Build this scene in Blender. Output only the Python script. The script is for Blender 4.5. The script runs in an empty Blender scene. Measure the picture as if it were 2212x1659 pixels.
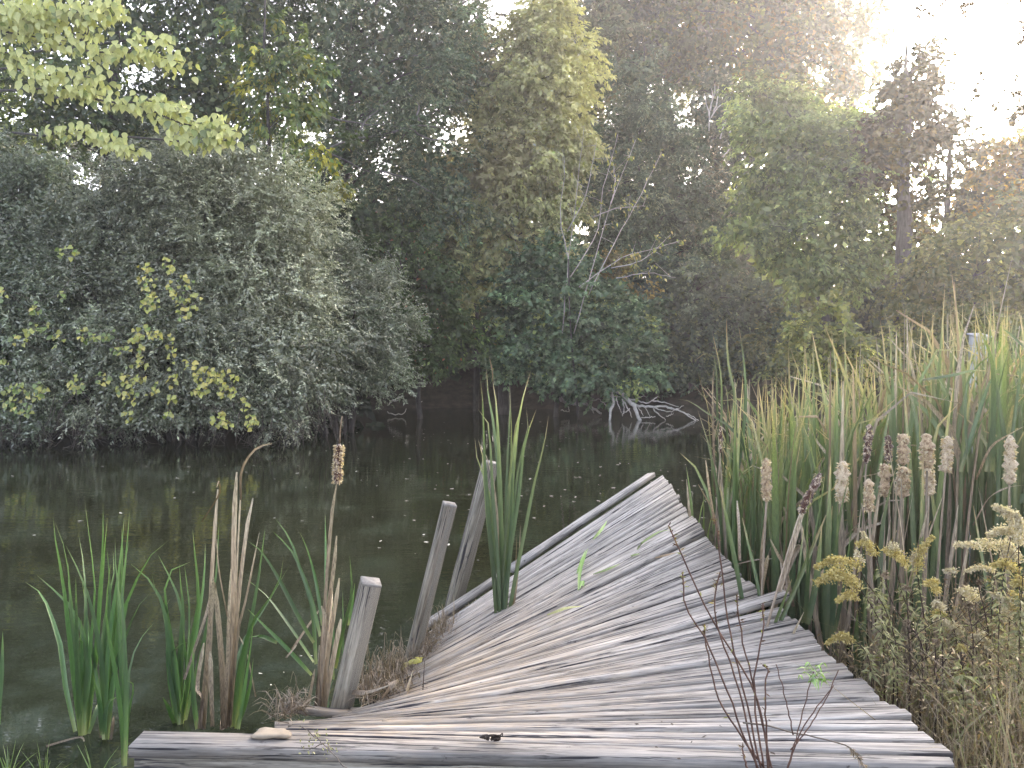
import bpy, math, random
import numpy as np
from mathutils import Vector, Matrix

random.seed(7)
RNG = np.random.default_rng(11)
SC = bpy.context.scene
COL = SC.collection
R = math.radians

# ------------------------------------------------------------------ camera, sky, sun, exposure
F = 1671.0            # focal length in the working picture's pixels (2212 x 1659)
CAM_Z = 2.0
PITCH = R(2.0)
cam_data = bpy.data.cameras.new('camera')
cam = bpy.data.objects.new('camera', cam_data)
COL.objects.link(cam)
cam.location = (0, 0, CAM_Z)
cam.rotation_euler = (math.pi / 2 - PITCH, 0, 0)
cam_data.sensor_width = 36.0
cam_data.lens = 36.0 * F / 2212.0
cam_data.clip_start = 0.05
cam_data.clip_end = 3000
SC.camera = cam

SUN_AZ, SUN_EL = R(31), R(15)
world = bpy.data.worlds.new('World')
SC.world = world
world.use_nodes = True
wn, wl = world.node_tree.nodes, world.node_tree.links
wn.clear()
sky = wn.new('ShaderNodeTexSky')
sky.sky_type = 'NISHITA'
sky.sun_disc = False
sky.sun_elevation = SUN_EL
sky.sun_rotation = SUN_AZ
sky.air_density = 0.55
sky.dust_density = 5.5
sky.ozone_density = 0.5
bg = wn.new('ShaderNodeBackground')
bg.inputs['Strength'].default_value = 0.15
wo = wn.new('ShaderNodeOutputWorld')
hs = wn.new('ShaderNodeHueSaturation')          # thin bright overcast: a paler sky than clear air gives
hs.inputs['Saturation'].default_value = 0.6
wl.new(sky.outputs[0], hs.inputs['Color'])
wl.new(hs.outputs[0], bg.inputs['Color'])
wl.new(bg.outputs[0], wo.inputs['Surface'])

sun_data = bpy.data.lights.new('sun', 'SUN')
sun_data.energy = 1.2
sun_data.angle = R(12)
sun_data.color = (1.0, 0.80, 0.56)
sun = bpy.data.objects.new('sun', sun_data)
COL.objects.link(sun)
sdir = Vector((math.sin(SUN_AZ) * math.cos(SUN_EL), math.cos(SUN_AZ) * math.cos(SUN_EL), math.sin(SUN_EL)))
sun.rotation_euler = sdir.to_track_quat('Z', 'Y').to_euler()
sun.location = (20, 30, 30)

SC.view_settings.view_transform = 'Standard'
SC.view_settings.look = 'None'
SC.view_settings.gamma = 1.0
SC.view_settings.use_curve_mapping = False
SC.view_settings.exposure = 3.4
SC.cycles.max_bounces = 6
SC.cycles.diffuse_bounces = 2
SC.cycles.glossy_bounces = 2
SC.cycles.transmission_bounces = 3
SC.cycles.volume_bounces = 0
SC.cycles.use_denoising = True

# ------------------------------------------------------------------ helpers
CP, SP = math.cos(PITCH), math.sin(PITCH)


def ray(x, y):
    u, v = (x - 1106.0) / F, -(y - 829.5) / F
    return np.array((u, CP + v * SP, -SP + v * CP))


def at(x, y, d):
    """the point d metres ahead that the photograph shows at (x, y)"""
    r = ray(x, y)
    return np.array((0, 0, CAM_Z)) + r * (d / r[1])


def onz(x, y, z):
    r = ray(x, y)
    return np.array((0, 0, CAM_Z)) + r * ((z - CAM_Z) / r[2])


def zoomer(ox, oy, s):
    return lambda zx, zy: ((ox + zx / s) * 0.8848, (oy + zy / s) * 0.8848)


WORLD_LOC = {}


def wloc(o):
    return WORLD_LOC.get(o.name, np.zeros(3)) if o is not None else np.zeros(3)


def tag(o, label=None, cat=None, group=None, kind=None):
    if label: o['label'] = label
    if cat: o['category'] = cat
    if group: o['group'] = group
    if kind: o['kind'] = kind
    return o


def thing(name, loc, label, cat, group=None):
    o = bpy.data.objects.new(name, None)
    o.empty_display_size = 0.1
    COL.objects.link(o)
    o.location = [float(a) for a in loc]
    WORLD_LOC[o.name] = np.array(loc, float)
    return tag(o, label, cat, group)


def mesh_data(name, V, faces, mat, attrs=None, smooth=False):
    V = np.asarray(V, np.float32).reshape(-1, 3)
    me = bpy.data.meshes.new(name)
    if isinstance(faces, np.ndarray):
        k = faces.shape[1]
        nf = len(faces)
        starts = np.arange(nf, dtype=np.int32) * k
        loops = faces.astype(np.int32).ravel()
    else:
        lens = np.array([len(f) for f in faces], np.int32)
        nf = len(lens)
        starts = np.concatenate(([0], np.cumsum(lens)[:-1])).astype(np.int32)
        loops = np.fromiter((i for f in faces for i in f), np.int32)
    me.vertices.add(len(V)); me.vertices.foreach_set('co', V.ravel())
    me.loops.add(len(loops)); me.loops.foreach_set('vertex_index', loops)
    me.polygons.add(nf); me.polygons.foreach_set('loop_start', starts)
    if smooth:
        me.polygons.foreach_set('use_smooth', np.ones(nf, bool))
    for an, (ty, data) in (attrs or {}).items():
        a = me.attributes.new(an, ty, 'POINT')
        key = {'FLOAT': 'value', 'FLOAT_VECTOR': 'vector', 'FLOAT_COLOR': 'color'}[ty]
        a.data.foreach_set(key, np.asarray(data, np.float32).ravel())
    me.update(calc_edges=True)
    me.validate()
    if mat: me.materials.append(mat)
    return me


def obj(name, V, faces, mat, parent=None, attrs=None, smooth=False):
    """one mesh object; V in world coordinates"""
    off = wloc(parent)
    me = mesh_data(name, np.asarray(V, float).reshape(-1, 3) - off, faces, mat, attrs, smooth)
    o = bpy.data.objects.new(name, me)
    COL.objects.link(o)
    WORLD_LOC[o.name] = off
    if parent is not None: o.parent = parent
    return o


class MB:
    """collects shapes; build() links them as one mesh object"""

    def __init__(s):
        s.V, s.Fc, s.A, s.n = [], [], {}, 0

    def add(s, V, faces, **attrs):
        V = np.asarray(V, float).reshape(-1, 3)
        s.V.append(V)
        s.Fc.extend([tuple(int(i) + s.n for i in f) for f in faces])
        for k, v in attrs.items():
            s.A.setdefault(k, []).append(np.asarray(v, float))
        s.n += len(V)

    def build(s, name, mat, parent=None, smooth=False):
        at_ = {}
        for k, v in s.A.items():
            d = np.concatenate(v)
            at_[k] = ('FLOAT' if d.ndim == 1 else 'FLOAT_VECTOR', d)
        return obj(name, np.concatenate(s.V), s.Fc, mat, parent, at_, smooth)


def nrm(v):
    v = np.asarray(v, float)
    return v / (np.linalg.norm(v, axis=-1, keepdims=True) + 1e-9)


def spline(P, n):
    P = np.asarray(P, float)
    if len(P) == 2:
        t = np.linspace(0, 1, n)[:, None]
        return P[0] * (1 - t) + P[1] * t
    Q = np.vstack((2 * P[0] - P[1], P, 2 * P[-1] - P[-2]))
    L = np.concatenate(([0], np.cumsum(np.linalg.norm(np.diff(P, axis=0), axis=1))))
    out = []
    for s in np.linspace(0, L[-1], n):
        i = min(max(int(np.searchsorted(L, s, 'right')) - 1, 0), len(P) - 2)
        t = (s - L[i]) / (L[i + 1] - L[i] + 1e-9)
        a, b, c, d = Q[i], Q[i + 1], Q[i + 2], Q[i + 3]
        out.append(0.5 * (2 * b + (c - a) * t + (2 * a - 5 * b + 4 * c - d) * t * t + (3 * b - a - 3 * c + d) * t ** 3))
    return np.array(out)


def tube_geo(path, r, k=6):
    path = np.asarray(path, float)
    n = len(path)
    r = np.interp(np.linspace(0, 1, n), np.linspace(0, 1, len(np.atleast_1d(r))), np.atleast_1d(r))
    T = nrm(np.gradient(path, axis=0))
    ref = np.array((0.3, -0.9, 0.2)) if abs(T[0] @ np.array((0.3, -0.9, 0.2))) < 0.85 else np.array((1.0, 0, 0))
    A = nrm(np.cross(T, ref)); B = np.cross(T, A)
    ang = np.arange(k) / k * 2 * math.pi
    V = path[:, None] + r[:, None, None] * (np.cos(ang)[None, :, None] * A[:, None] + np.sin(ang)[None, :, None] * B[:, None])
    faces = []
    for i in range(n - 1):
        for j in range(k):
            j2 = (j + 1) % k
            faces.append((i * k + j, i * k + j2, (i + 1) * k + j2, (i + 1) * k + j))
    faces.append(tuple(range(k))[::-1]); faces.append(tuple((n - 1) * k + j for j in range(k)))
    return V.reshape(-1, 3), faces


def box_geo(P, X, Y, Z):
    """box from a corner-centred frame: P centre, half axes X Y Z"""
    P, X, Y, Z = map(lambda a: np.asarray(a, float), (P, X, Y, Z))
    V = [P + a * X + b * Y + c * Z for a in (-1, 1) for b in (-1, 1) for c in (-1, 1)]
    return V, [(0, 1, 3, 2), (4, 6, 7, 5), (0, 4, 5, 1), (2, 3, 7, 6), (0, 2, 6, 4), (1, 5, 7, 3)]


def ribbon_geo(path, width, wdir, twist=0.0, fold=0.25, taper=0.5, base=0.75, tip=0.0):
    """a folded blade; returns V, faces, t (along)"""
    path = np.asarray(path, float)
    n = len(path)
    t = np.linspace(0, 1, n)
    T = nrm(np.gradient(path, axis=0))
    w0 = np.asarray(wdir, float)
    W = nrm(w0 - T * (T @ w0)[:, None])
    N = np.cross(T, W)
    a = twist * t
    W2 = W * np.cos(a)[:, None] + N * np.sin(a)[:, None]
    N2 = np.cross(T, W2)
    w = np.minimum(1, base + (1 - base) * t / 0.2) * np.maximum(tip, np.minimum(1, ((1 - t) / taper)) ** 0.85) * width / 2
    V = np.stack((path - W2 * w[:, None], path + N2 * (w * fold * 2)[:, None], path + W2 * w[:, None]), 1).reshape(-1, 3)
    faces = []
    for i in range(n - 1):
        for j in (0, 1):
            b = i * 3 + j
            faces.append((b, b + 1, b + 4, b + 3))
    return V, faces, np.repeat(t, 3)


# ------------------------------------------------------------------ materials
def new_mat(name):
    m = bpy.data.materials.new(name)
    m.use_nodes = True
    nt = m.node_tree
    nt.nodes.clear()
    out = nt.nodes.new('ShaderNodeOutputMaterial')
    return m, nt, out


def N(nt, ty, **kw):
    n = nt.nodes.new(ty)
    for k, v in kw.items():
        if k.startswith('i_'):
            key = k[2:]
            n.inputs[int(key) if key.isdigit() else key.replace('_', ' ')].default_value = v
        else:
            setattr(n, k, v)
    return n


def ramp(nt, stops, interp='LINEAR'):
    n = nt.nodes.new('ShaderNodeValToRGB')
    n.color_ramp.interpolation = interp
    e = n.color_ramp.elements
    while len(e) < len(stops): e.new(0.5)
    for el, (p, c) in zip(e, stops):
        el.position = p
        el.color = (c[0], c[1], c[2], 1) if not np.isscalar(c) else (c, c, c, 1)
    return n


def mixc(nt, fac, a, b, blend='MIX'):
    n = nt.nodes.new('ShaderNodeMix')
    n.data_type = 'RGBA'
    n.blend_type = blend
    for key, val in ((0, fac), (6, a), (7, b)):
        if isinstance(val, bpy.types.NodeSocket): nt.links.new(val, n.inputs[key])
        elif np.isscalar(val): n.inputs[key].default_value = val
        else: n.inputs[key].default_value = (*val[:3], 1)
    return n.outputs[2]


def leaf_shader(nt, out, color, trans=0.35, gloss=0.05, rough=0.45, tint=(1.0, 1.05, 0.55)):
    L = nt.links
    d = N(nt, 'ShaderNodeBsdfDiffuse')
    t = N(nt, 'ShaderNodeBsdfTranslucent')
    L.new(color, d.inputs['Color'])
    tc = mixc(nt, 1.0, color, tint, 'MULTIPLY')
    L.new(tc, t.inputs['Color'])
    m1 = N(nt, 'ShaderNodeMixShader', i_0=trans)
    L.new(d.outputs[0], m1.inputs[1]); L.new(t.outputs[0], m1.inputs[2])
    g = N(nt, 'ShaderNodeBsdfGlossy', i_Roughness=rough)
    g.inputs['Color'].default_value = (1.0, 0.97, 0.86, 1)
    m2 = N(nt, 'ShaderNodeMixShader', i_0=gloss)
    L.new(m1.outputs[0], m2.inputs[1]); L.new(g.outputs[0], m2.inputs[2])
    L.new(m2.outputs[0], out.inputs['Surface'])


def mat_foliage(name, trans=0.35, gloss=0.05, rough=0.45):
    m, nt, out = new_mat(name)
    a = N(nt, 'ShaderNodeAttribute', attribute_name='Col')
    leaf_shader(nt, out, a.outputs['Color'], trans, gloss, rough)
    return m


M_FOL = mat_foliage('foliage', 0.38, 0.04)
M_SILVER = mat_foliage('silvery_foliage', 0.25, 0.13, 0.42)
M_NEEDLE = mat_foliage('needle_foliage', 0.18, 0.02)


def mat_blade(name, stops, hue=(0.8, 1.25), trans=0.3, gloss=0.05, alt=None, streak=0.25):
    """blades and big leaves: colour runs along attribute t, with fine stripes and a per-object shift"""
    m, nt, out = new_mat(name)
    L = nt.links
    t = N(nt, 'ShaderNodeAttribute', attribute_name='t')
    info = N(nt, 'ShaderNodeObjectInfo')
    tc = N(nt, 'ShaderNodeTexCoord')
    r = ramp(nt, stops)
    mpg = N(nt, 'ShaderNodeMapping'); mpg.inputs['Scale'].default_value = (6, 6, 0.45)
    L.new(tc.outputs['Object'], mpg.inputs['Vector'])
    ns = N(nt, 'ShaderNodeTexNoise', i_Scale=24.0, i_Detail=4.0, i_Roughness=0.65)
    L.new(mpg.outputs[0], ns.inputs['Vector'])
    ma = N(nt, 'ShaderNodeMath', operation='MULTIPLY_ADD')
    L.new(ns.outputs['Fac'], ma.inputs[0]); ma.inputs[1].default_value = 0.34
    sub = N(nt, 'ShaderNodeMath', operation='SUBTRACT'); sub.inputs[1].default_value = 0.17
    L.new(t.outputs['Fac'], sub.inputs[0]); L.new(sub.outputs[0], ma.inputs[2])
    L.new(ma.outputs[0], r.inputs['Fac'])
    col = r.outputs['Color']
    if alt:
        r2 = ramp(nt, alt)
        L.new(ma.outputs[0], r2.inputs['Fac'])
        st = ramp(nt, [(0.45, 0.0), (0.75, 1.0)])
        L.new(info.outputs['Random'], st.inputs['Fac'])
        col = mixc(nt, st.outputs['Color'], col, r2.outputs['Color'])
    mp = N(nt, 'ShaderNodeMath', operation='MULTIPLY_ADD')
    mr = N(nt, 'ShaderNodeMath', operation='FRACT')
    m7 = N(nt, 'ShaderNodeMath', operation='MULTIPLY'); m7.inputs[1].default_value = 7.31
    L.new(info.outputs['Random'], m7.inputs[0]); L.new(m7.outputs[0], mr.inputs[0])
    L.new(mr.outputs[0], mp.inputs[0]); mp.inputs[1].default_value = hue[1] - hue[0]; mp.inputs[2].default_value = hue[0]
    sr = ramp(nt, [(0.32, 1 - streak), (0.62, 1.0 + 0.25 * streak)])
    L.new(ns.outputs['Fac'], sr.inputs['Fac'])
    col = mixc(nt, 1.0, col, sr.outputs['Color'], 'MULTIPLY')
    hsv = N(nt, 'ShaderNodeHueSaturation')
    L.new(col, hsv.inputs['Color']); L.new(mp.outputs[0], hsv.inputs['Value'])
    leaf_shader(nt, out, hsv.outputs['Color'], trans, gloss)
    return m


M_CATTAIL = mat_blade('cattail_blade',  # lower blades darkened in the colour, for shade inside the stand
                      [(0.0, (0.16, 0.17, 0.08)), (0.12, (0.04, 0.07, 0.035)), (0.5, (0.06, 0.10, 0.045)), (0.85, (0.13, 0.18, 0.07)), (1.0, (0.38, 0.30, 0.17))],
                      alt=[(0.0, (0.10, 0.11, 0.05)), (0.2, (0.045, 0.075, 0.038)), (0.5, (0.09, 0.125, 0.055)), (0.78, (0.19, 0.225, 0.10)), (0.95, (0.42, 0.32, 0.18))])
M_CATTAIL_GREY = mat_blade('grey_green_blade', [(0.0, (0.13, 0.14, 0.05)), (0.1, (0.055, 0.085, 0.04)), (0.6, (0.07, 0.11, 0.06)), (0.88, (0.13, 0.18, 0.075)), (1.0, (0.40, 0.33, 0.21))],
                           alt=[(0.0, (0.16, 0.16, 0.05)), (0.15, (0.07, 0.10, 0.045)), (0.6, (0.11, 0.15, 0.07)), (0.85, (0.22, 0.25, 0.10)), (1.0, (0.46, 0.37, 0.25))])
M_CATTAIL_YOUNG = mat_blade('young_cattail_blade',
                            [(0.0, (0.34, 0.36, 0.16)), (0.12, (0.13, 0.22, 0.07)), (0.35, (0.055, 0.105, 0.045)), (0.75, (0.075, 0.13, 0.06)), (0.98, (0.17, 0.27, 0.09))],
                            alt=[(0.0, (0.26, 0.30, 0.12)), (0.15, (0.09, 0.17, 0.055)), (0.5, (0.07, 0.15, 0.05)), (0.9, (0.13, 0.23, 0.07)), (1.0, (0.28, 0.30, 0.13))])
M_TAN = mat_blade('dry_blade', [(0.0, (0.17, 0.12, 0.085)), (0.3, (0.31, 0.235, 0.175)), (0.7, (0.40, 0.315, 0.24)), (1.0, (0.48, 0.41, 0.32))], (0.65, 1.15), 0.15, 0.03, streak=0.6)
M_TANDARK = mat_blade('dry_dark_blade', [(0.0, (0.10, 0.07, 0.045)), (0.5, (0.22, 0.16, 0.11)), (1.0, (0.34, 0.26, 0.18))], (0.7, 1.2), 0.2, 0.02)
M_DRYGRASS = mat_blade('dry_grass_blade', [(0.0, (0.16, 0.11, 0.07)), (0.4, (0.34, 0.25, 0.165)), (1.0, (0.56, 0.46, 0.33))], (0.55, 1.25), 0.25, 0.02)
M_GRASS = mat_blade('grass_blade', [(0.0, (0.10, 0.13, 0.05)), (0.5, (0.16, 0.24, 0.08)), (1.0, (0.30, 0.38, 0.16))], (0.8, 1.2), 0.3, 0.04)
M_BIGLEAF = mat_blade('yellow_green_leaf', [(0.0, (0.19, 0.25, 0.08)), (0.5, (0.28, 0.34, 0.12)), (1.0, (0.38, 0.41, 0.16))], (0.6, 1.25), 0.35, 0.05,
                      alt=[(0.0, (0.42, 0.42, 0.15)), (0.5, (0.50, 0.49, 0.19)), (1.0, (0.56, 0.53, 0.23))])
M_VINELEAF = mat_blade('vine_leaf', [(0.0, (0.30, 0.33, 0.08)), (0.5, (0.42, 0.42, 0.09)), (1.0, (0.50, 0.46, 0.12))], (0.8, 1.2), 0.3, 0.05,
                       alt=[(0.0, (0.55, 0.46, 0.10)), (0.5, (0.58, 0.50, 0.14)), (1.0, (0.56, 0.48, 0.18))])
M_VINEGREEN = mat_blade('vine_green_leaf', [(0.0, (0.13, 0.19, 0.045)), (0.5, (0.18, 0.25, 0.06)), (1.0, (0.26, 0.31, 0.09))], (0.8, 1.2), 0.3, 0.05,
                        alt=[(0.0, (0.36, 0.37, 0.09)), (0.5, (0.40, 0.40, 0.10)), (1.0, (0.44, 0.42, 0.12))])


def simple_mat(name, c1, c2, scale=8.0, rough=0.85, bump=0.3, stretch=(1, 1, 1), c3=None, dist=0.01, spec=0.2):
    m, nt, out = new_mat(name)
    L = nt.links
    tc = N(nt, 'ShaderNodeTexCoord')
    mp = N(nt, 'ShaderNodeMapping')
    mp.inputs['Scale'].default_value = stretch
    L.new(tc.outputs['Object'], mp.inputs['Vector'])
    ns = N(nt, 'ShaderNodeTexNoise', i_Scale=scale, i_Detail=7.0, i_Roughness=0.62)
    L.new(mp.outputs[0], ns.inputs['Vector'])
    st = [(0.3, c1), (0.68, c2)] + ([(0.8, c3)] if c3 else [])
    r = ramp(nt, st)
    L.new(ns.outputs['Fac'], r.inputs['Fac'])
    b = N(nt, 'ShaderNodeBsdfPrincipled')
    b.inputs['Roughness'].default_value = rough
    b.inputs['Specular IOR Level'].default_value = spec
    L.new(r.outputs['Color'], b.inputs['Base Color'])
    bp = N(nt, 'ShaderNodeBump', i_Strength=bump, i_Distance=dist)
    L.new(ns.outputs['Fac'], bp.inputs['Height'])
    L.new(bp.outputs[0], b.inputs['Normal'])
    L.new(b.outputs[0], out.inputs['Surface'])
    return m


M_BARK = simple_mat('bark', (0.035, 0.028, 0.025), (0.11, 0.095, 0.085), 6, 0.9, 0.8, (3, 3, 0.6), dist=0.03)
M_TWIG = simple_mat('twig', (0.07, 0.055, 0.045), (0.17, 0.14, 0.115), 12, 0.9, 0.4)
M_GREYTWIG = simple_mat('grey_twig', (0.09, 0.08, 0.075), (0.20, 0.18, 0.165), 9, 0.85, 0.4)
M_PALETWIG = simple_mat('bleached_branch', (0.30, 0.27, 0.24), (0.60, 0.55, 0.50), 9, 0.85, 0.5)
M_REDSTEM = simple_mat('reddish_stem', (0.055, 0.03, 0.025), (0.15, 0.085, 0.06), 25, 0.8, 0.3)
M_DARKSTEM = simple_mat('dark_stem', (0.025, 0.018, 0.015), (0.085, 0.055, 0.04), 25, 0.85, 0.3)
M_SOIL = simple_mat('soil', (0.022, 0.017, 0.012), (0.075, 0.058, 0.04), 3.5, 0.95, 0.9, c3=(0.14, 0.105, 0.065), dist=0.05)
M_ROCK = simple_mat('stone', (0.19, 0.15, 0.11), (0.34, 0.28, 0.21), 14, 0.9, 0.6, dist=0.006)
M_CRUMPLED = simple_mat('dark_dry_leaf', (0.018, 0.014, 0.012), (0.06, 0.04, 0.03), 30, 0.6, 0.4)
M_FLOAT = simple_mat('pale_floating_leaf', (0.40, 0.36, 0.29), (0.62, 0.58, 0.50), 30, 0.7, 0.1)
M_BOLT = simple_mat('rusted_steel', (0.09, 0.075, 0.065), (0.22, 0.19, 0.17), 60, 0.6, 0.3)
M_BOX = simple_mat('grey_painted_wood', (0.30, 0.31, 0.32), (0.42, 0.43, 0.44), 10, 0.8, 0.2, (6, 6, 1))
M_HOLE = simple_mat('hole_shade', (0.006, 0.006, 0.006), (0.012, 0.011, 0.01), 10, 0.9, 0.0)
M_PLUME = mat_blade('goldenrod_plume', [(0.0, (0.36, 0.27, 0.09)), (0.5, (0.54, 0.43, 0.16)), (1.0, (0.66, 0.56, 0.28))], (0.8, 1.2), 0.3, 0.02)
M_PALEPLUME = mat_blade('faded_plume', [(0.0, (0.42, 0.33, 0.19)), (0.5, (0.62, 0.53, 0.36)), (1.0, (0.76, 0.68, 0.53))], (0.8, 1.2), 0.3, 0.02)
M_FLUFF = mat_blade('seed_fluff', [(0.0, (0.42, 0.31, 0.20)), (0.5, (0.58, 0.46, 0.33)), (1.0, (0.78, 0.69, 0.56))], (0.85, 1.1), 0.35, 0.0)
M_WEEDLEAF = mat_blade('weed_leaf', [(0.0, (0.17, 0.17, 0.075)), (0.5, (0.30, 0.30, 0.14)), (1.0, (0.46, 0.42, 0.22))], (0.6, 1.3), 0.35, 0.03)
M_FRESH = mat_blade('fresh_leaf', [(0.0, (0.14, 0.24, 0.07)), (0.5, (0.22, 0.36, 0.11)), (1.0, (0.30, 0.44, 0.16))], (0.85, 1.15), 0.3, 0.05)


def mat_head(name, brown, fluff, amount):
    m, nt, out = new_mat(name)
    L = nt.links
    tc = N(nt, 'ShaderNodeTexCoord')
    n1 = N(nt, 'ShaderNodeTexNoise', i_Scale=38.0, i_Detail=5.0, i_Roughness=0.7)
    n2 = N(nt, 'ShaderNodeTexNoise', i_Scale=210.0, i_Detail=3.0)
    L.new(tc.outputs['Object'], n1.inputs['Vector']); L.new(tc.outputs['Object'], n2.inputs['Vector'])
    r = ramp(nt, [(amount - 0.07, brown), (amount + 0.05, fluff)])
    L.new(n1.outputs['Fac'], r.inputs['Fac'])
    r2 = ramp(nt, [(0.3, 0.65), (0.7, 1.15)])
    L.new(n2.outputs['Fac'], r2.inputs['Fac'])
    c = mixc(nt, 1.0, r.outputs['Color'], r2.outputs['Color'], 'MULTIPLY')
    b = N(nt, 'ShaderNodeBsdfPrincipled', i_Roughness=0.95)
    b.inputs['Specular IOR Level'].default_value = 0.05
    b.inputs['Sheen Weight'].default_value = 0.3
    L.new(c, b.inputs['Base Color'])
    bp = N(nt, 'ShaderNodeBump', i_Strength=1.0, i_Distance=0.006)
    ad = N(nt, 'ShaderNodeMath', operation='ADD')
    L.new(n1.outputs['Fac'], ad.inputs[0]); L.new(n2.outputs['Fac'], ad.inputs[1])
    L.new(ad.outputs[0], bp.inputs['Height']); L.new(bp.outputs[0], b.inputs['Normal'])
    L.new(b.outputs[0], out.inputs['Surface'])
    return m


M_HEAD_BROWN = mat_head('brown_seed_head', (0.085, 0.036, 0.024), (0.62, 0.50, 0.38), 0.58)
M_HEAD_TAN = mat_head('tan_seed_head', (0.24, 0.145, 0.08), (0.54, 0.40, 0.25), 0.47)
M_HEAD_PALE = mat_head('pale_seed_head', (0.30, 0.20, 0.12), (0.66, 0.53, 0.37), 0.43)


def mat_wood(name, base_dark, base_mid, base_light, warm=(0.43, 0.36, 0.275), moss=None):
    m, nt, out = new_mat(name)
    L = nt.links
    g = N(nt, 'ShaderNodeAttribute', attribute_name='grain')
    info = N(nt, 'ShaderNodeObjectInfo')
    off = N(nt, 'ShaderNodeVectorMath', operation='SCALE')
    cmb = N(nt, 'ShaderNodeCombineXYZ')
    for i in range(3): L.new(info.outputs['Random'], cmb.inputs[i])
    L.new(cmb.outputs[0], off.inputs[0]); off.inputs['Scale'].default_value = 37.0
    add = N(nt, 'ShaderNodeVectorMath', operation='ADD')
    L.new(g.outputs['Vector'], add.inputs[0]); L.new(off.outputs[0], add.inputs[1])

    def noise(sx, sy, detail, rough=0.6):
        mp = N(nt, 'ShaderNodeMapping')
        mp.inputs['Scale'].default_value = (sx, sy, sy)
        L.new(add.outputs[0], mp.inputs['Vector'])
        n = N(nt, 'ShaderNodeTexNoise', i_Scale=1.0, i_Detail=detail, i_Roughness=rough)
        L.new(mp.outputs[0], n.inputs['Vector'])
        return n.outputs['Fac']
    fine = noise(5.0, 120, 5, 0.7)
    mid = noise(1.6, 40, 4, 0.65)
    broad = noise(1.6, 5, 4, 0.6)
    crack = noise(1.9, 62, 4, 0.6)
    blot = noise(9, 14, 5, 0.65)
    r = ramp(nt, [(0.36, base_dark), (0.5, base_mid), (0.64, base_light)])
    mx = N(nt, 'ShaderNodeMath', operation='MULTIPLY_ADD'); L.new(fine, mx.inputs[0]); mx.inputs[1].default_value = 0.45
    m2 = N(nt, 'ShaderNodeMath', operation='MULTIPLY'); L.new(mid, m2.inputs[0]); m2.inputs[1].default_value = 0.55
    L.new(m2.outputs[0], mx.inputs[2])
    L.new(mx.outputs[0], r.inputs['Fac'])
    col = r.outputs['Color']
    rb = ramp(nt, [(0.3, 0.72), (0.7, 1.18)])
    L.new(broad, rb.inputs['Fac'])
    col = mixc(nt, 1.0, col, rb.outputs['Color'], 'MULTIPLY')
    # warm, less weathered wood where attribute 'warm' says so
    wa = N(nt, 'ShaderNodeAttribute', attribute_name='warm')
    wf = N(nt, 'ShaderNodeMath', operation='MULTIPLY')
    rw = ramp(nt, [(0.35, 0.25), (0.65, 1.0)])
    L.new(blot, rw.inputs['Fac'])
    L.new(wa.outputs['Fac'], wf.inputs[0]); L.new(rw.outputs['Color'], wf.inputs[1])
    wcol = mixc(nt, 1.0, col, tuple(w / 0.36 for w in warm), 'MULTIPLY')
    col = mixc(nt, wf.outputs[0], col, wcol)
    if moss:
        ms = ramp(nt, [(0.5, 0.0), (0.68, 0.75)])
        L.new(broad, ms.inputs['Fac'])
        ms2 = N(nt, 'ShaderNodeMath', operation='MULTIPLY')
        L.new(ms.outputs['Color'], ms2.inputs[0]); L.new(wa.outputs['Fac'], ms2.inputs[1])
        col = mixc(nt, ms2.outputs[0], col, moss)
    rc = ramp(nt, [(0.405, 0.0), (0.43, 1.0)])
    L.new(crack, rc.inputs['Fac'])
    fleck = noise(8.0, 60, 4, 0.6)
    rf = ramp(nt, [(0.36, 0.35), (0.44, 1.0)])
    L.new(fleck, rf.inputs['Fac'])
    patch = noise(1.5, 3.2, 3, 0.5)
    rp = ramp(nt, [(0.40, 0.0), (0.62, 1.0)])
    L.new(patch, rp.inputs['Fac'])
    col = mixc(nt, rp.outputs['Color'], col, mixc(nt, 1.0, col, rf.outputs['Color'], 'MULTIPLY'))
    col = mixc(nt, rc.outputs['Color'], (0.035, 0.032, 0.035), col)
    sp = ramp(nt, [(0.28, 0.0), (0.33, 1.0)])
    L.new(blot, sp.inputs['Fac'])
    col = mixc(nt, sp.outputs['Color'], (0.07, 0.06, 0.055), col)
    hsv = N(nt, 'ShaderNodeHueSaturation')
    mv = N(nt, 'ShaderNodeMath', operation='MULTIPLY_ADD')
    fr = N(nt, 'ShaderNodeMath', operation='FRACT'); m13 = N(nt, 'ShaderNodeMath', operation='MULTIPLY'); m13.inputs[1].default_value = 13.7
    L.new(info.outputs['Random'], m13.inputs[0]); L.new(m13.outputs[0], fr.inputs[0])
    L.new(fr.outputs[0], mv.inputs[0]); mv.inputs[1].default_value = 0.42; mv.inputs[2].default_value = 0.80
    L.new(col, hsv.inputs['Color']); L.new(mv.outputs[0], hsv.inputs['Value'])
    b = N(nt, 'ShaderNodeBsdfPrincipled', i_Roughness=0.8)
    b.inputs['Specular IOR Level'].default_value = 0.25
    L.new(hsv.outputs['Color'], b.inputs['Base Color'])
    h = N(nt, 'ShaderNodeMath', operation='MULTIPLY_ADD')
    L.new(rc.outputs['Color'], h.inputs[0]); h.inputs[1].default_value = 0.6; L.new(mx.outputs[0], h.inputs[2])
    bp = N(nt, 'ShaderNodeBump', i_Strength=0.5, i_Distance=0.002)
    L.new(h.outputs[0], bp.inputs['Height']); L.new(bp.outputs[0], b.inputs['Normal'])
    L.new(b.outputs[0], out.inputs['Surface'])
    return m


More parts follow.
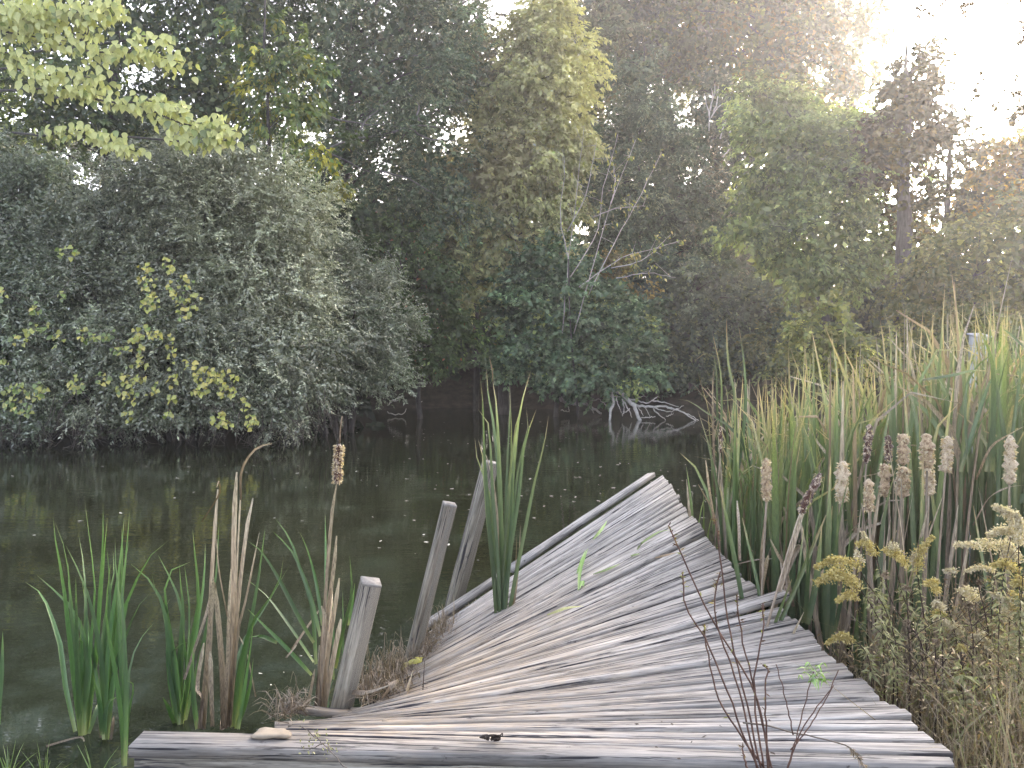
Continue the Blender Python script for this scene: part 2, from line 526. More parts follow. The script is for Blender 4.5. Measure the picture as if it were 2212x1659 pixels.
M_PLANK = mat_wood('weathered_plank', (0.135, 0.124, 0.115), (0.28, 0.260, 0.243), (0.45, 0.412, 0.375))
M_POST = mat_wood('weathered_post', (0.07, 0.058, 0.045), (0.25, 0.220, 0.178), (0.46, 0.415, 0.345), warm=(0.24, 0.20, 0.13), moss=(0.085, 0.075, 0.035))
M_ENDGRAIN = simple_mat('pale_end_grain', (0.13, 0.115, 0.10), (0.27, 0.25, 0.23), 30, 0.9, 0.3)


def mat_water():
    m, nt, out = new_mat('pond_water')
    L = nt.links
    tc = N(nt, 'ShaderNodeTexCoord')
    mp = N(nt, 'ShaderNodeMapping'); mp.inputs['Scale'].default_value = (1.0, 2.4, 1)
    L.new(tc.outputs['Object'], mp.inputs['Vector'])
    n1 = N(nt, 'ShaderNodeTexNoise', i_Scale=2.6, i_Detail=3.0, i_Roughness=0.55)
    n2 = N(nt, 'ShaderNodeTexNoise', i_Scale=0.35, i_Detail=2.0)
    n3 = N(nt, 'ShaderNodeTexNoise', i_Scale=1.1, i_Detail=5.0)
    L.new(mp.outputs[0], n1.inputs['Vector']); L.new(tc.outputs['Object'], n2.inputs['Vector']); L.new(tc.outputs['Object'], n3.inputs['Vector'])
    amp = ramp(nt, [(0.35, 0.25), (0.65, 1.0)])
    L.new(n2.outputs['Fac'], amp.inputs['Fac'])
    h = N(nt, 'ShaderNodeMath', operation='MULTIPLY')
    L.new(n1.outputs['Fac'], h.inputs[0]); L.new(amp.outputs['Color'], h.inputs[1])
    bp = N(nt, 'ShaderNodeBump', i_Strength=0.28, i_Distance=0.016)
    L.new(h.outputs[0], bp.inputs['Height'])
    r = ramp(nt, [(0.35, (0.012, 0.012, 0.005)), (0.55, (0.020, 0.021, 0.010)), (0.7, (0.030, 0.036, 0.021))])
    L.new(n3.outputs['Fac'], r.inputs['Fac'])
    b = N(nt, 'ShaderNodeBsdfPrincipled', i_Roughness=0.02, i_IOR=1.33)
    # the bed and its algae show through where the water is shallow near the shore
    geo = N(nt, 'ShaderNodeNewGeometry'); sx = N(nt, 'ShaderNodeSeparateXYZ')
    L.new(geo.outputs['Position'], sx.inputs[0])
    mr = N(nt, 'ShaderNodeMapRange'); mr.inputs[1].default_value = 7.5; mr.inputs[2].default_value = 4.2
    L.new(sx.outputs['Y'], mr.inputs[0])
    n4 = N(nt, 'ShaderNodeTexNoise', i_Scale=2.3, i_Detail=6.0, i_Roughness=0.65)
    L.new(tc.outputs['Object'], n4.inputs['Vector'])
    bed = ramp(nt, [(0.3, (0.010, 0.012, 0.006)), (0.5, (0.022, 0.027, 0.016)), (0.62, (0.034, 0.044, 0.032)), (0.75, (0.042, 0.040, 0.018))])
    L.new(n4.outputs['Fac'], bed.inputs['Fac'])
    L.new(mixc(nt, mr.outputs[0], r.outputs['Color'], bed.outputs['Color']), b.inputs['Base Color'])
    L.new(bp.outputs[0], b.inputs['Normal'])
    L.new(b.outputs[0], out.inputs['Surface'])
    return m


M_WATER = mat_water()

# ------------------------------------------------------------------ ground and pond
POND = np.array([(-30, 6), (-12, 5.2), (-6, 4.4), (-3.2, 3.75), (-2.2, 3.4), (-1.5, 3.0), (-0.9, 2.5), (0.6, 2.4), (1.9, 3.2), (2.5, 4.2), (3.4, 5.6), (5.2, 8.0),
                 (6.6, 11), (7.4, 15), (7.6, 20), (6.8, 25), (3.5, 28.5), (-1, 30.5), (-4.5, 30), (-6.6, 26), (-6.4, 21), (-11, 19.6), (-20, 19.2), (-34, 18)], float)


def pond_sd(X, Y):
    """signed distance to the pond's edge, negative inside"""
    P = np.stack((X, Y), -1)
    d = np.full(X.shape, 1e9)
    ins = np.zeros(X.shape, bool)
    for i in range(len(POND)):
        a, b = POND[i], POND[(i + 1) % len(POND)]
        e = b - a
        w = P - a
        t = np.clip((w @ e) / (e @ e), 0, 1)
        d = np.minimum(d, np.linalg.norm(w - t[..., None] * e, axis=-1))
        c = (a[1] <= Y) != (b[1] <= Y)
        xi = a[0] + (Y - a[1]) / (e[1] if abs(e[1]) > 1e-9 else 1e-9) * e[0]
        ins ^= c & (X < xi)
    return np.where(ins, -d, d)


def ground_z(X, Y):
    X, Y = np.asarray(X, float), np.asarray(Y, float)
    s = pond_sd(X, Y)
    near = np.clip((5.0 - Y) / 2.0, 0, 1)
    rise = np.clip(s, 0, 40) * 0.05 * np.clip((Y - 4) / 8, 0, 1) + np.clip((s - 0.3) * 0.55, 0, 1.3) * np.clip((Y - 13) / 5, 0, 1)  # far banks steepened to block bright sky reflections in the water
    out = 0.04 + (0.08 + 0.22 * near) * np.clip(s / 0.9, 0, 1) + rise
    z = np.where(s > 0, out, np.maximum(-0.7, 0.04 + s * 0.5))
    return z + 0.03 * np.sin(X * 1.7 + Y) * np.cos(Y * 1.3 - X * 0.6) * np.clip(s + 0.3, 0, 1)


def grid(xs, ys, fz):
    X, Y = np.meshgrid(xs, ys, indexing='ij')
    V = np.stack((X, Y, fz(X, Y)), -1).reshape(-1, 3)
    nx, ny = len(xs), len(ys)
    i, j = np.meshgrid(np.arange(nx - 1), np.arange(ny - 1), indexing='ij')
    b = (i * ny + j).ravel()
    return V, np.stack((b, b + ny, b + ny + 1, b + 1), -1)


xs = np.concatenate((np.linspace(-160, -30, 14)[:-1], np.linspace(-30, -8, 30)[:-1], np.linspace(-8, 9, 110)[:-1], np.linspace(9, 30, 30)[:-1], np.linspace(30, 160, 14)))
ys = np.concatenate((np.linspace(-60, -4, 8)[:-1], np.linspace(-4, 12, 110)[:-1], np.linspace(12, 40, 60)[:-1], np.linspace(40, 170, 14)))
V, Fc = grid(xs, ys, ground_z)
tag(obj('ground', V, Fc, M_SOIL, smooth=True), 'dark soil banks and bed around the pond', None, None, 'structure')
V, Fc = grid(np.linspace(-45, 20, 14), np.linspace(-3, 36, 10), lambda X, Y: X * 0)
tag(obj('water', V, Fc, M_WATER), 'still dark green pond water with reflections', None, None, 'structure')

# ------------------------------------------------------------------ foliage builder
def jitter_colors(n, cols, clump_id=None, spread=0.22):
    w = np.array([c[0] for c in cols], float); w /= w.sum()
    C = np.array([c[1] for c in cols], float)
    if clump_id is None:
        pick = RNG.choice(len(cols), n, p=w)
    else:
        cp = RNG.choice(len(cols), clump_id.max() + 1, p=w)
        own = RNG.random(n) < 0.35
        pick = np.where(own, RNG.choice(len(cols), n, p=w), cp[clump_id])
    c = C[pick] * np.exp(RNG.normal(0, spread, (n, 1))) * np.where(RNG.random((n, 1)) < 0.07, 1.7, 1.0)
    g = c @ np.array((0.3, 0.6, 0.1))
    c = np.maximum(0.004, g[:, None] + (c - g[:, None]) * 1.3)
    if clump_id is not None:
        c = c * np.exp(RNG.normal(0, 0.27, (clump_id.max() + 1, 1)))[clump_id]
    return c


def leaf_geo(P, D, Nn, L, W, droop=0.12):
    """kite leaves: base points P, directions D, normals Nn, lengths L, widths W"""
    D = nrm(D)
    S = nrm(np.cross(Nn, D))
    L = np.broadcast_to(L, (len(P),))[:, None]; W = np.broadcast_to(W, (len(P),))[:, None]
    up = np.cross(D, S)
    mid = P + D * L * 0.45
    tip = P + D * L - np.array((0, 0, 1.0)) * L * droop
    V = np.stack((P, mid + S * W / 2 + up * W * 0.12, tip, mid - S * W / 2 + up * W * 0.12), 1)
    return V.reshape(-1, 3), np.arange(len(P) * 4).reshape(-1, 4)


def spray_leaves(lobes, n, leaf, per=14, spray=0.5, clump_r=0.34, nclump=None, droop=0.25, shell=0.55, flat=0.7, face=0.5, leafdroop=0.3, squash=1.0, skip=0.0):
    """leaves on short twigs, twigs in clumps, clumps in ellipsoid lobes. returns V, F, clump id per leaf, leaf points, clump centres with their lobes"""
    vol = np.array([l[3] * l[4] * l[5] for l in lobes]) ** (2 / 3)
    nsp = max(4, int(n / per))
    nclump = nclump or max(8, int(len(lobes) * 16))
    cl_lobe = RNG.choice(len(lobes), nclump, p=vol / vol.sum())
    LB = np.array([l[:6] for l in lobes], float)
    d = nrm(RNG.normal(size=(nclump, 3)))
    rad = RNG.uniform(shell, 1.0, nclump) ** 0.8
    cc = LB[cl_lobe, :3] + d * rad[:, None] * LB[cl_lobe, 3:6]
    rc = clump_r * LB[cl_lobe, 3:6].mean(1) * RNG.uniform(0.6, 1.4, nclump)
    wgt = rc ** 1.6; wgt /= wgt.sum()
    ci = RNG.choice(nclump, nsp, p=wgt)
    p = cc[ci] + RNG.normal(size=(nsp, 3)) * rc[ci][:, None] * 0.62 * np.array((1, 1, flat))
    outw = nrm(p - LB[cl_lobe[ci], :3] + np.array((0, 0, 0.0)))
    ax = nrm(outw * 0.7 + RNG.normal(size=(nsp, 3)) * 0.45 + np.array((0, 0, -droop)))
    Ls = spray * RNG.uniform(0.6, 1.3, nsp)
    j = np.tile(np.arange(per), nsp)
    si = np.repeat(np.arange(nsp), per)
    s = (j + 0.6) / per
    base = p[si] + ax[si] * (Ls[si] * s)[:, None] - np.array((0, 0, 1.0)) * ((Ls[si] * s * s * droop * 0.6)[:, None])
    side = nrm(np.cross(ax, np.array((0, 0, 1.0)) + RNG.normal(size=(nsp, 3)) * 0.3))
    sg = np.where(j % 2 == 0, 1.0, -1.0)[:, None]
    D = ax[si] * 0.6 + side[si] * sg * 0.85 + RNG.normal(size=(len(si), 3)) * 0.35 + np.array((0, 0, -leafdroop))
    Nn = np.array((0, -face, 1.0)) + RNG.normal(size=(len(si), 3)) * 0.6
    Lf = leaf[0] * RNG.uniform(0.65, 1.25, len(si)); Wf = leaf[1] * RNG.uniform(0.7, 1.2, len(si))
    V, Fq = leaf_geo(base, D, Nn, Lf, Wf)
    return V, Fq, ci[si], base, (cc, cl_lobe, p, ax, Ls)


def lobe(x, y, rx, ry, d, dd=0.0, rd=None):
    c = at(x, y, d + dd)
    k = (d + dd) / F
    return (c[0], c[1], c[2], rx * k, (rd if rd is not None else min(rx, ry) * 0.9) * k, ry * k)


def add_foliage(parent, lobes, n, leaf, cols, mat=None, name='foliage', grad=None, core=1.0, core_leaf=(0.26, 0.17), big=(1.2, 1.6), **kw):
    V, Fq, cid, P, info = spray_leaves(lobes, n, (leaf[0] * big[0], leaf[1] * big[1]), **kw)
    c = jitter_colors(len(P), cols, cid)
    if grad is not None: c = grad(P, c)
    if core:
        # crowded inner leaves, oversized and added to block sky through the crown
        LB = np.array([l[:6] for l in lobes], float)
        area = LB[:, 3] * LB[:, 5] * math.pi
        k = int(core * 1.5 * area.sum() / (core_leaf[0] * core_leaf[1] * 0.3))
        li = RNG.choice(len(LB), k, p=area / area.sum())
        q = LB[li, :3] + nrm(RNG.normal(size=(k, 3))) * (RNG.random((k, 1)) ** 0.5 * 0.72) * LB[li, 3:6]
        V2, F2 = leaf_geo(q, RNG.normal(size=(k, 3)), RNG.normal(size=(k, 3)) + np.array((0, -0.8, 0.2)), core_leaf[0] * RNG.uniform(0.6, 1.2, k), core_leaf[1])
        c2 = jitter_colors(k, cols)
        if grad is not None: c2 = grad(q, c2)
        V = np.concatenate((V, V2)); Fq = np.concatenate((Fq, F2 + 4 * len(P))); P = np.concatenate((P, q)); c = np.concatenate((c, c2))
    rgba = np.concatenate((np.clip(c, 0.004, 0.8), np.ones((len(P), 1))), 1)
    o = obj(name, V, Fq, mat or M_FOL, parent, {'Col': ('FLOAT_COLOR', np.repeat(rgba, 4, 0))})
    o['kind'] = 'stuff'
    return o, info


def limbs(parent, trunk_path, info, every=2, r0=0.05, r1=0.008, mat=None, name='branches', start=0.3):
    """curved limbs from the trunk to the foliage clumps"""
    cc = info[0]
    m = MB()
    tp = spline(trunk_path, 30)
    lo = int(len(tp) * start)
    for c in cc[::every]:
        dz = tp[lo:, 2] - (c[2] - 0.35 * np.linalg.norm(tp[lo:, :2] - c[:2], axis=1))
        a = tp[lo + int(np.argmin(np.abs(dz)))]
        mid = (a + c) / 2 + np.array((0, 0, 0.12 * np.linalg.norm(c - a))) + RNG.normal(size=3) * 0.08 * np.linalg.norm(c - a)
        V, f = tube_geo(spline([a, mid, c], 7), [r0 * RNG.uniform(0.5, 1.1), r1], 5)
        m.add(V, f)
    if m.n:
        o = m.build(name, mat or M_BARK, parent, True)
        o['kind'] = 'stuff'
        return o


def tree(name, label, cat, d, trunk, lobes, n, leaf, cols, group=None, mat=None, r=(0.16, 0.05), grad=None, every=2, limb_r=0.05, barkmat=None, **kw):
    """trunk: picture points from the foot up; lobes: (x, y, rx, ry, depth offset)"""
    tp = [at(x, y, d + (dd[0] if dd else 0)) for x, y, *dd in trunk]
    gz = float(ground_z(tp[0][0], tp[0][1]))
    foot = np.array((tp[0][0], tp[0][1], gz - 0.1))
    tp = [foot] + [p for p in tp if p[2] > gz + 0.4]
    root = thing(name, (foot[0], foot[1], gz), label, cat, group)
    path = spline(tp, 16) + np.concatenate((np.zeros((1, 3)), RNG.normal(size=(15, 3)) * 0.03))
    V, f = tube_geo(path, [r[0] * 1.3, r[0], (r[0] + r[1]) / 2, r[1]], 8)
    obj('trunk', V, f, barkmat or M_BARK, root, smooth=True)
    L = [lobe(x, y, rx, ry, d, (dd[0] if dd else 0), (dd[1] if len(dd) > 1 else None)) for x, y, rx, ry, *dd in lobes]
    o, info = add_foliage(root, L, n, leaf, cols, mat, grad=grad, **kw)
    if every: limbs(root, path, info, every, limb_r, mat=barkmat)
    return root, info


DG = [(3, (0.070, 0.095, 0.052)), (2, (0.105, 0.13, 0.065)), (1, (0.16, 0.18, 0.08))]
CED = [(3, (0.082, 0.108, 0.070)), (2, (0.12, 0.145, 0.09)), (1, (0.18, 0.19, 0.12))]
CEDB = [(3, (0.09, 0.10, 0.075)), (2, (0.135, 0.135, 0.10)), (1, (0.19, 0.17, 0.12))]
OLIVE = [(4, (0.155, 0.165, 0.115)), (3, (0.22, 0.23, 0.165)), (2, (0.10, 0.115, 0.07)), (1, (0.34, 0.34, 0.26))]
LIGHT = [(3, (0.18, 0.215, 0.105)), (2, (0.25, 0.27, 0.13)), (1, (0.13, 0.155, 0.08))]
MAPLE = [(3, (0.11, 0.155, 0.10)), (2, (0.17, 0.22, 0.14)), (1, (0.07, 0.10, 0.06)), (0.3, (0.24, 0.28, 0.13))]
GOLD = [(2, (0.19, 0.18, 0.065)), (2, (0.14, 0.15, 0.06)), (1, (0.25, 0.21, 0.08))]

# far woods beyond everything: one mass
WL = []
for x in range(-500, 2900, 130):
    top = np.interp(x, [-500, 0, 700, 1400, 1600, 1750, 1900, 2212, 2900], [200, 240, 300, 360, 430, 520, 600, 590, 520])
    for y in np.arange(top + 60, 900, 105):
        WL.append(lobe(x + RNG.uniform(-40, 40), y + RNG.uniform(-25, 25), 105, 85, 43, RNG.uniform(-3, 4)))
V, Fq, cid, P, _ = spray_leaves(WL, 60000, (0.5, 0.34), per=12, spray=0.8, clump_r=0.6, shell=0.1, nclump=900)
c = jitter_colors(len(P), [(3, (0.055, 0.068, 0.045)), (1, (0.09, 0.095, 0.055))], cid)
o = obj('distant_woods', V, Fq, M_FOL, None, {'Col': ('FLOAT_COLOR', np.repeat(np.concatenate((c, np.ones((len(P), 1))), 1), 4, 0))})
tag(o, 'dark mass of far woods behind the pond trees', None, None, 'stuff')

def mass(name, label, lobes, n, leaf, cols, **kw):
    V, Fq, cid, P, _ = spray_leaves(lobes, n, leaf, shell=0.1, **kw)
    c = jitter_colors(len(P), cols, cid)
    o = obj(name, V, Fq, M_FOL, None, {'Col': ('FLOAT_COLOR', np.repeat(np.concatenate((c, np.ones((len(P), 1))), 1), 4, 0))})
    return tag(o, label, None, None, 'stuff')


UL = []
for x in np.arange(640, 2300, 60):
    dd = np.interp(x, [640, 1200, 1550, 1750, 2300], [33, 33.5, 31.5, 29.5, 28])
    for y, r_ in ((855, 45), (785, 60), (700, 70), (610, 70)):
        UL.append(lobe(x + RNG.uniform(-20, 20), y + RNG.uniform(-15, 15), 70, r_, dd, RNG.uniform(-1, 1.5)))
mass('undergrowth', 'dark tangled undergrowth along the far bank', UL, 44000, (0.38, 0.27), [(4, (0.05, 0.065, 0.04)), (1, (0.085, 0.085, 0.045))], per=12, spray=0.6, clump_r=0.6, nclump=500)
UL = []
for x in np.arange(-300, 720, 90):
    for y, r_ in ((915, 45), (860, 60), (760, 90), (620, 90), (480, 90)):
        UL.append(lobe(x + RNG.uniform(-20, 20), y, 85, r_, 22.5, RNG.uniform(-0.5, 1)))
UR = []
for x in np.arange(1560, 2500, 70):
    dd = np.interp(x, [1560, 1700, 1900, 2212, 2500], [29, 25, 18, 15, 13])
    for y, r_ in ((845, 35), (790, 45), (740, 40)):
        UR.append(lobe(x + RNG.uniform(-20, 20), y + RNG.uniform(-10, 10), 60, r_, dd, RNG.uniform(-0.8, 0.8)))
mass('undergrowth', 'olive brush along the bank behind the cattail stand', UR, 16000, (0.16, 0.09), [(3, (0.085, 0.095, 0.05)), (2, (0.13, 0.13, 0.065)), (1, (0.06, 0.07, 0.04))], per=12, spray=0.4, clump_r=0.6, nclump=260)
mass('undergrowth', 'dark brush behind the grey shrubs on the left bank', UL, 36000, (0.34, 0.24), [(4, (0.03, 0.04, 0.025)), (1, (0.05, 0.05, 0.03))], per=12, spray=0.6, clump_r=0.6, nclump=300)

tree('dark_tree', 'dark small-leaved tree standing behind the yellow-leaved limb, full of sky pinholes', 'tree', 24.5,
     [(250, 900), (235, 500), (250, 100), (270, -150)],
     [(90, 60, 170, 130), (300, 60, 170, 130), (450, 180, 140, 130, 1), (150, 220, 170, 120, -1), (330, 280, 170, 110), (250, -130, 300, 140), (-120, 150, 170, 200), (30, 330, 150, 120), (480, 0, 120, 130)],
     26000, (0.13, 0.07), DG, r=(0.22, 0.06), core=0.7, nclump=150, clump_r=0.26, every=3)
tree('juniper_tree', 'tall dark juniper behind the grey-leaved shrub, bare limbs showing below', 'tree', 26.5,
     [(480, 900), (470, 500), (490, 150), (500, -200)],
     [(470, 50, 100, 110), (600, 70, 110, 130), (430, 240, 120, 120), (570, 260, 120, 130), (650, 420, 110, 120), (520, 430, 130, 120), (500, -130, 160, 120), (650, -80, 100, 120)],
     40000, (0.12, 0.035), CED, mat=M_NEEDLE, r=(0.2, 0.05), core=0.5, nclump=190, clump_r=0.27, droop=0.1)
tree('drooping_tree', 'slender tree with loose drooping green and yellowed leaves above the grey shrub', 'tree', 20.5,
     [(640, 900), (600, 500), (575, 250), (570, -40)],
     [(585, 25, 40, 35), (590, 110, 60, 60), (640, 180, 70, 60), (560, 210, 60, 60), (620, 260, 80, 45), (700, 330, 60, 60), (540, 60, 40, 60), (660, 90, 40, 50)],
     3600, (0.15, 0.07), [(2, (0.10, 0.14, 0.06)), (2, (0.15, 0.18, 0.07)), (1, (0.30, 0.28, 0.09))], r=(0.07, 0.02), core=0, nclump=46, clump_r=0.3, per=8, limb_r=0.02, leafdroop=0.7, spray=0.4)
rootj, infoj = tree('juniper_tree', 'broad dark juniper left of the yellow-topped tree with long bare grey limbs', 'tree', 25.5,
                    [(740, 900), (745, 500), (760, 150), (780, -150)],
                    [(740, 60, 110, 120), (870, 50, 120, 120), (830, 190, 130, 120), (720, 200, 90, 120), (930, 170, 110, 120), (900, 330, 130, 110), (760, 330, 100, 100), (840, 450, 130, 90), (980, 60, 90, 120), (700, 480, 90, 90), (840, -110, 190, 120), (950, 420, 90, 100)],
                    70000, (0.115, 0.034), CED, mat=M_NEEDLE, r=(0.19, 0.05), core=0.6, nclump=260, clump_r=0.26, droop=0.15, every=4)
m = MB()
for pts in ([(690, 330), (760, 300), (850, 285), (930, 245), (1010, 215)], [(850, 285), (900, 270), (990, 280)], [(700, 322), (740, 345), (800, 372), (860, 385)],
            [(880, 275), (930, 300), (990, 305)], [(760, 300), (800, 250), (850, 210)], [(905, 258), (900, 220), (870, 190)], [(710, 250), (780, 268), (880, 276)],
            [(820, 370), (880, 385), (940, 420)]):
    P3 = [at(x, y, 23.6 + 0.3 * i) for i, (x, y) in enumerate(pts)]
    V, f = tube_geo(spline(P3, 9) + RNG.normal(size=(9, 3)) * 0.02, [0.035, 0.008], 5)
    m.add(V, f)
m.build('bare_limb', M_GREYTWIG, rootj, True)

tree('back_tree', 'tall thin-crowned grey tree behind the junipers, mostly sky between its leaves', 'tree', 34,
     [(900, 900), (900, 500), (890, 100), (880, -200)],
     [(800, 20, 130, 110), (950, 20, 120, 110), (1060, 60, 110, 110), (700, 60, 120, 130), (900, 150, 160, 110), (1250, 20, 160, 110), (1400, 60, 130, 120)],
     18000, (0.15, 0.085), [(2, (0.06, 0.06, 0.045)), (1, (0.10, 0.085, 0.06))], r=(0.2, 0.06), core=0, nclump=150, clump_r=0.24)
tree('pale_tree', 'small pale sage-coloured tree peeping out left of the yellow-topped tree', 'tree', 28.5,
     [(1030, 900), (1030, 500), (1035, 200), (1040, 80)],
     [(1035, 90, 55, 50), (1060, 170, 80, 80), (1010, 160, 60, 70), (1080, 250, 90, 80)],
     9000, (0.13, 0.06), [(2, (0.17, 0.17, 0.10)), (2, (0.20, 0.17, 0.10)), (1, (0.11, 0.13, 0.07))], r=(0.1, 0.03), nclump=60, leafdroop=0.6)


def elm_grad(P, c):
    top = np.clip((P[:, 2] - 7.6) / 3.0, 0, 1)
    right = np.clip((P[:, 0] - 0.3) / 2.0, 0, 1)
    k = (top * (0.25 + 0.75 * right))[:, None]
    y = np.array((0.66, 0.60, 0.25)) * np.exp(RNG.normal(0, 0.2, (len(P), 1)))
    mid = np.clip(1 - np.abs(P[:, 2] - 8.5) / 2.2, 0, 1)[:, None] * np.clip(1 - (P[:, 0:1] + 0.2) / 2.0, 0, 1)
    brn = np.array((0.42, 0.33, 0.20))
    c = c * (1 - 0.6 * mid) + brn * 0.6 * mid
    return c * (1 - 0.85 * k) + y * 0.85 * k


tree('yellow_topped_tree', 'tall leafy tree turning yellow at its top, in the middle of the far bank', 'tree', 27,
     [(1090, 900), (1100, 600), (1130, 350), (1165, 60)],
     [(1170, 40, 60, 60), (1190, 120, 85, 80), (1215, 220, 65, 75), (1120, 200, 80, 90), (1060, 290, 75, 80), (1180, 310, 85, 80), (1110, 380, 110, 90), (1030, 430, 90, 80), (1180, 420, 80, 70), (970, 390, 70, 80),
      (1110, 500, 110, 80), (1000, 520, 100, 70), (1180, 530, 60, 60), (920, 480, 70, 70), (1060, 590, 100, 55, -0.5), (960, 610, 80, 60, -0.5), (1205, 400, 50, 40)],
     76000, (0.15, 0.072), [(3, (0.33, 0.335, 0.19)), (2, (0.44, 0.41, 0.24)), (1, (0.22, 0.24, 0.135))], r=(0.2, 0.04), grad=elm_grad, nclump=300, clump_r=0.30, leafdroop=0.55, shell=0.5, every=5, limb_r=0.04)
tree('understory_tree', 'low dark green understory tree with a few reddened leaves left of the maple shrub', 'tree', 25,
     [(905, 870), (900, 760), (890, 650)],
     [(900, 580, 85, 60), (850, 520, 80, 60), (780, 500, 70, 60), (930, 660, 80, 70), (860, 650, 70, 60), (980, 710, 60, 50), (900, 740, 70, 60), (820, 570, 70, 60)],
     22000, (0.12, 0.055), [(5, (0.06, 0.085, 0.038)), (3, (0.085, 0.115, 0.05)), (0.25, (0.20, 0.10, 0.06))], r=(0.08, 0.03), nclump=110)
tree('maple_shrub', 'dense dark green shrub with tiered leaves leaning over the water by the dead branch', 'shrub', 25.8,
     [(1200, 870), (1210, 780), (1220, 650)],
     [(1160, 620, 75, 60), (1240, 620, 90, 60), (1130, 700, 70, 60), (1230, 700, 110, 70), (1330, 690, 85, 60), (1290, 770, 110, 70, -0.6), (1180, 780, 100, 55, -0.4), (1370, 760, 60, 60, -0.4), (1110, 770, 60, 50), (1330, 830, 80, 30, -0.8), (1210, 815, 70, 30, -0.6), (1180, 560, 60, 40)],
     50000, (0.135, 0.085), MAPLE, r=(0.08, 0.03), nclump=210, flat=0.35, clump_r=0.33, droop=0.1, leafdroop=0.25)
tree('dark_bush', 'dark bluish bush between the maple shrub and the cattail stand', 'shrub', 27.5,
     [(1490, 880), (1490, 780), (1490, 640)],
     [(1440, 640, 80, 80), (1530, 640, 80, 90), (1480, 730, 90, 80), (1570, 740, 80, 80), (1450, 800, 80, 60), (1540, 820, 80, 50), (1620, 700, 70, 90), (1630, 800, 80, 60)],
     26000, (0.12, 0.06), [(3, (0.07, 0.088, 0.07)), (2, (0.10, 0.12, 0.088)), (1, (0.13, 0.15, 0.09))], r=(0.07, 0.03), nclump=130)
tree('rusty_shrub', 'small bronze-leaved shrub on the bank just above the maple shrub', 'shrub', 27,
     [(1340, 860), (1335, 700), (1330, 600)],
     [(1330, 590, 55, 35), (1350, 620, 50, 30), (1290, 570, 35, 25)],
     3500, (0.13, 0.06), [(2, (0.20, 0.16, 0.075)), (1, (0.15, 0.14, 0.07))], r=(0.04, 0.015), core=0, nclump=24, limb_r=0.015)
tree('cedar_tree', 'grey-green cedar with soft drooping sprays right of the yellow-topped tree', 'tree', 29.5,
     [(1385, 880), (1385, 600), (1385, 300), (1390, 100)],
     [(1385, 150, 55, 50), (1370, 230, 80, 70), (1420, 250, 70, 70), (1350, 320, 80, 70), (1440, 330, 80, 70), (1400, 420, 110, 80), (1320, 450, 80, 80), (1380, 520, 120, 80), (1470, 470, 90, 80), (1330, 560, 100, 70)],
     60000, (0.13, 0.036), [(3, (0.10, 0.125, 0.085)), (2, (0.14, 0.155, 0.10)), (1, (0.07, 0.085, 0.06))], mat=M_NEEDLE, r=(0.16, 0.03), nclump=220, flat=0.4, droop=0.25)
rootc, _ = tree('cedar_tree', 'darker purple-grey cedar with dead antler-like twigs in its crown', 'tree', 31,
                [(1540, 880), (1545, 600), (1545, 300), (1545, 140)],
                [(1545, 175, 45, 45), (1530, 240, 70, 60), (1590, 250, 55, 60), (1500, 320, 80, 70), (1590, 330, 70, 70), (1550, 400, 100, 80), (1490, 460, 90, 80), (1610, 470, 90, 90), (1550, 540, 110, 90), (1640, 580, 80, 90), (1470, 560, 90, 80)],
                52000, (0.13, 0.034), CEDB, mat=M_NEEDLE, r=(0.16, 0.03), nclump=200, flat=0.5)
z3 = zoomer(1650, 0, 2.592)
m = MB()
for pts in ([(210, 830), (215, 700), (240, 600), (250, 530)], [(215, 750), (195, 660), (180, 590)], [(220, 740), (250, 700), (310, 650), (345, 625)], [(218, 700), (230, 620), (225, 560)], [(240, 720), (265, 620), (270, 545)],
            [(275, 880), (310, 780), (345, 690)], [(330, 860), (375, 760), (400, 690)], [(300, 990), (350, 920), (400, 840)]):
    P3 = [at(*z3(*p), 29.2) for p in pts]
    V, f = tube_geo(spline(P3, 8) + RNG.normal(size=(8, 3)) * 0.015, [0.028, 0.010], 4)
    m.add(V, f)
m.build('dead_twigs', M_PALETWIG, rootc, True)

# bare sapling with thin upright stems
root = thing('bare_sapling', at(1250, 800, 24.6) * np.array((1, 1, 0)) + np.array((0, 0, 0.3)), 'thin bare sapling with upright pale twigs and few leaves above the maple shrub', 'sapling')
m = MB(); tips = []
for pts in ([(1215, 720), (1228, 560), (1245, 420), (1262, 270)], [(1240, 720), (1285, 560), (1320, 440), (1375, 300)], [(1270, 640), (1330, 520), (1380, 430), (1430, 330)], [(1232, 600), (1290, 500), (1300, 420), (1335, 290)],
            [(1250, 620), (1340, 560), (1400, 540), (1470, 520)], [(1228, 560), (1210, 470), (1220, 380), (1215, 320)], [(1320, 580), (1390, 560), (1450, 505)], [(1280, 470), (1330, 450), (1400, 445)], [(1225, 500), (1262, 430), (1280, 350), (1290, 300)],
            [(1320, 440), (1330, 390), (1322, 340)], [(1330, 600), (1400, 590), (1460, 600)]):
    P3 = spline([at(x, y, 24.6 + RNG.uniform(-0.3, 0.3)) for x, y in pts], 12)
    V, f = tube_geo(P3 + RNG.normal(size=(12, 3)) * 0.012, [0.018, 0.005], 4)
    m.add(V, f); tips += list(P3[4:])
    for q in P3[4::2]:
        e = q + RNG.normal(size=3) * 0.25 + np.array((0, 0, 0.2))
        V, f = tube_geo(spline([q, e], 3), [0.008, 0.004], 3); m.add(V, f); tips.append(e)
m.build('twigs', M_PALETWIG, root, True)
V, f = tube_geo(spline([at(1250, 800, 24.6) * np.array((1, 1, 0)), at(1232, 700, 24.6), at(1228, 560, 24.6)], 8), [0.04, 0.022], 6)
obj('trunk', V, f, M_BARK, root, smooth=True)
T = np.array(tips)[RNG.integers(0, len(tips), 260)]
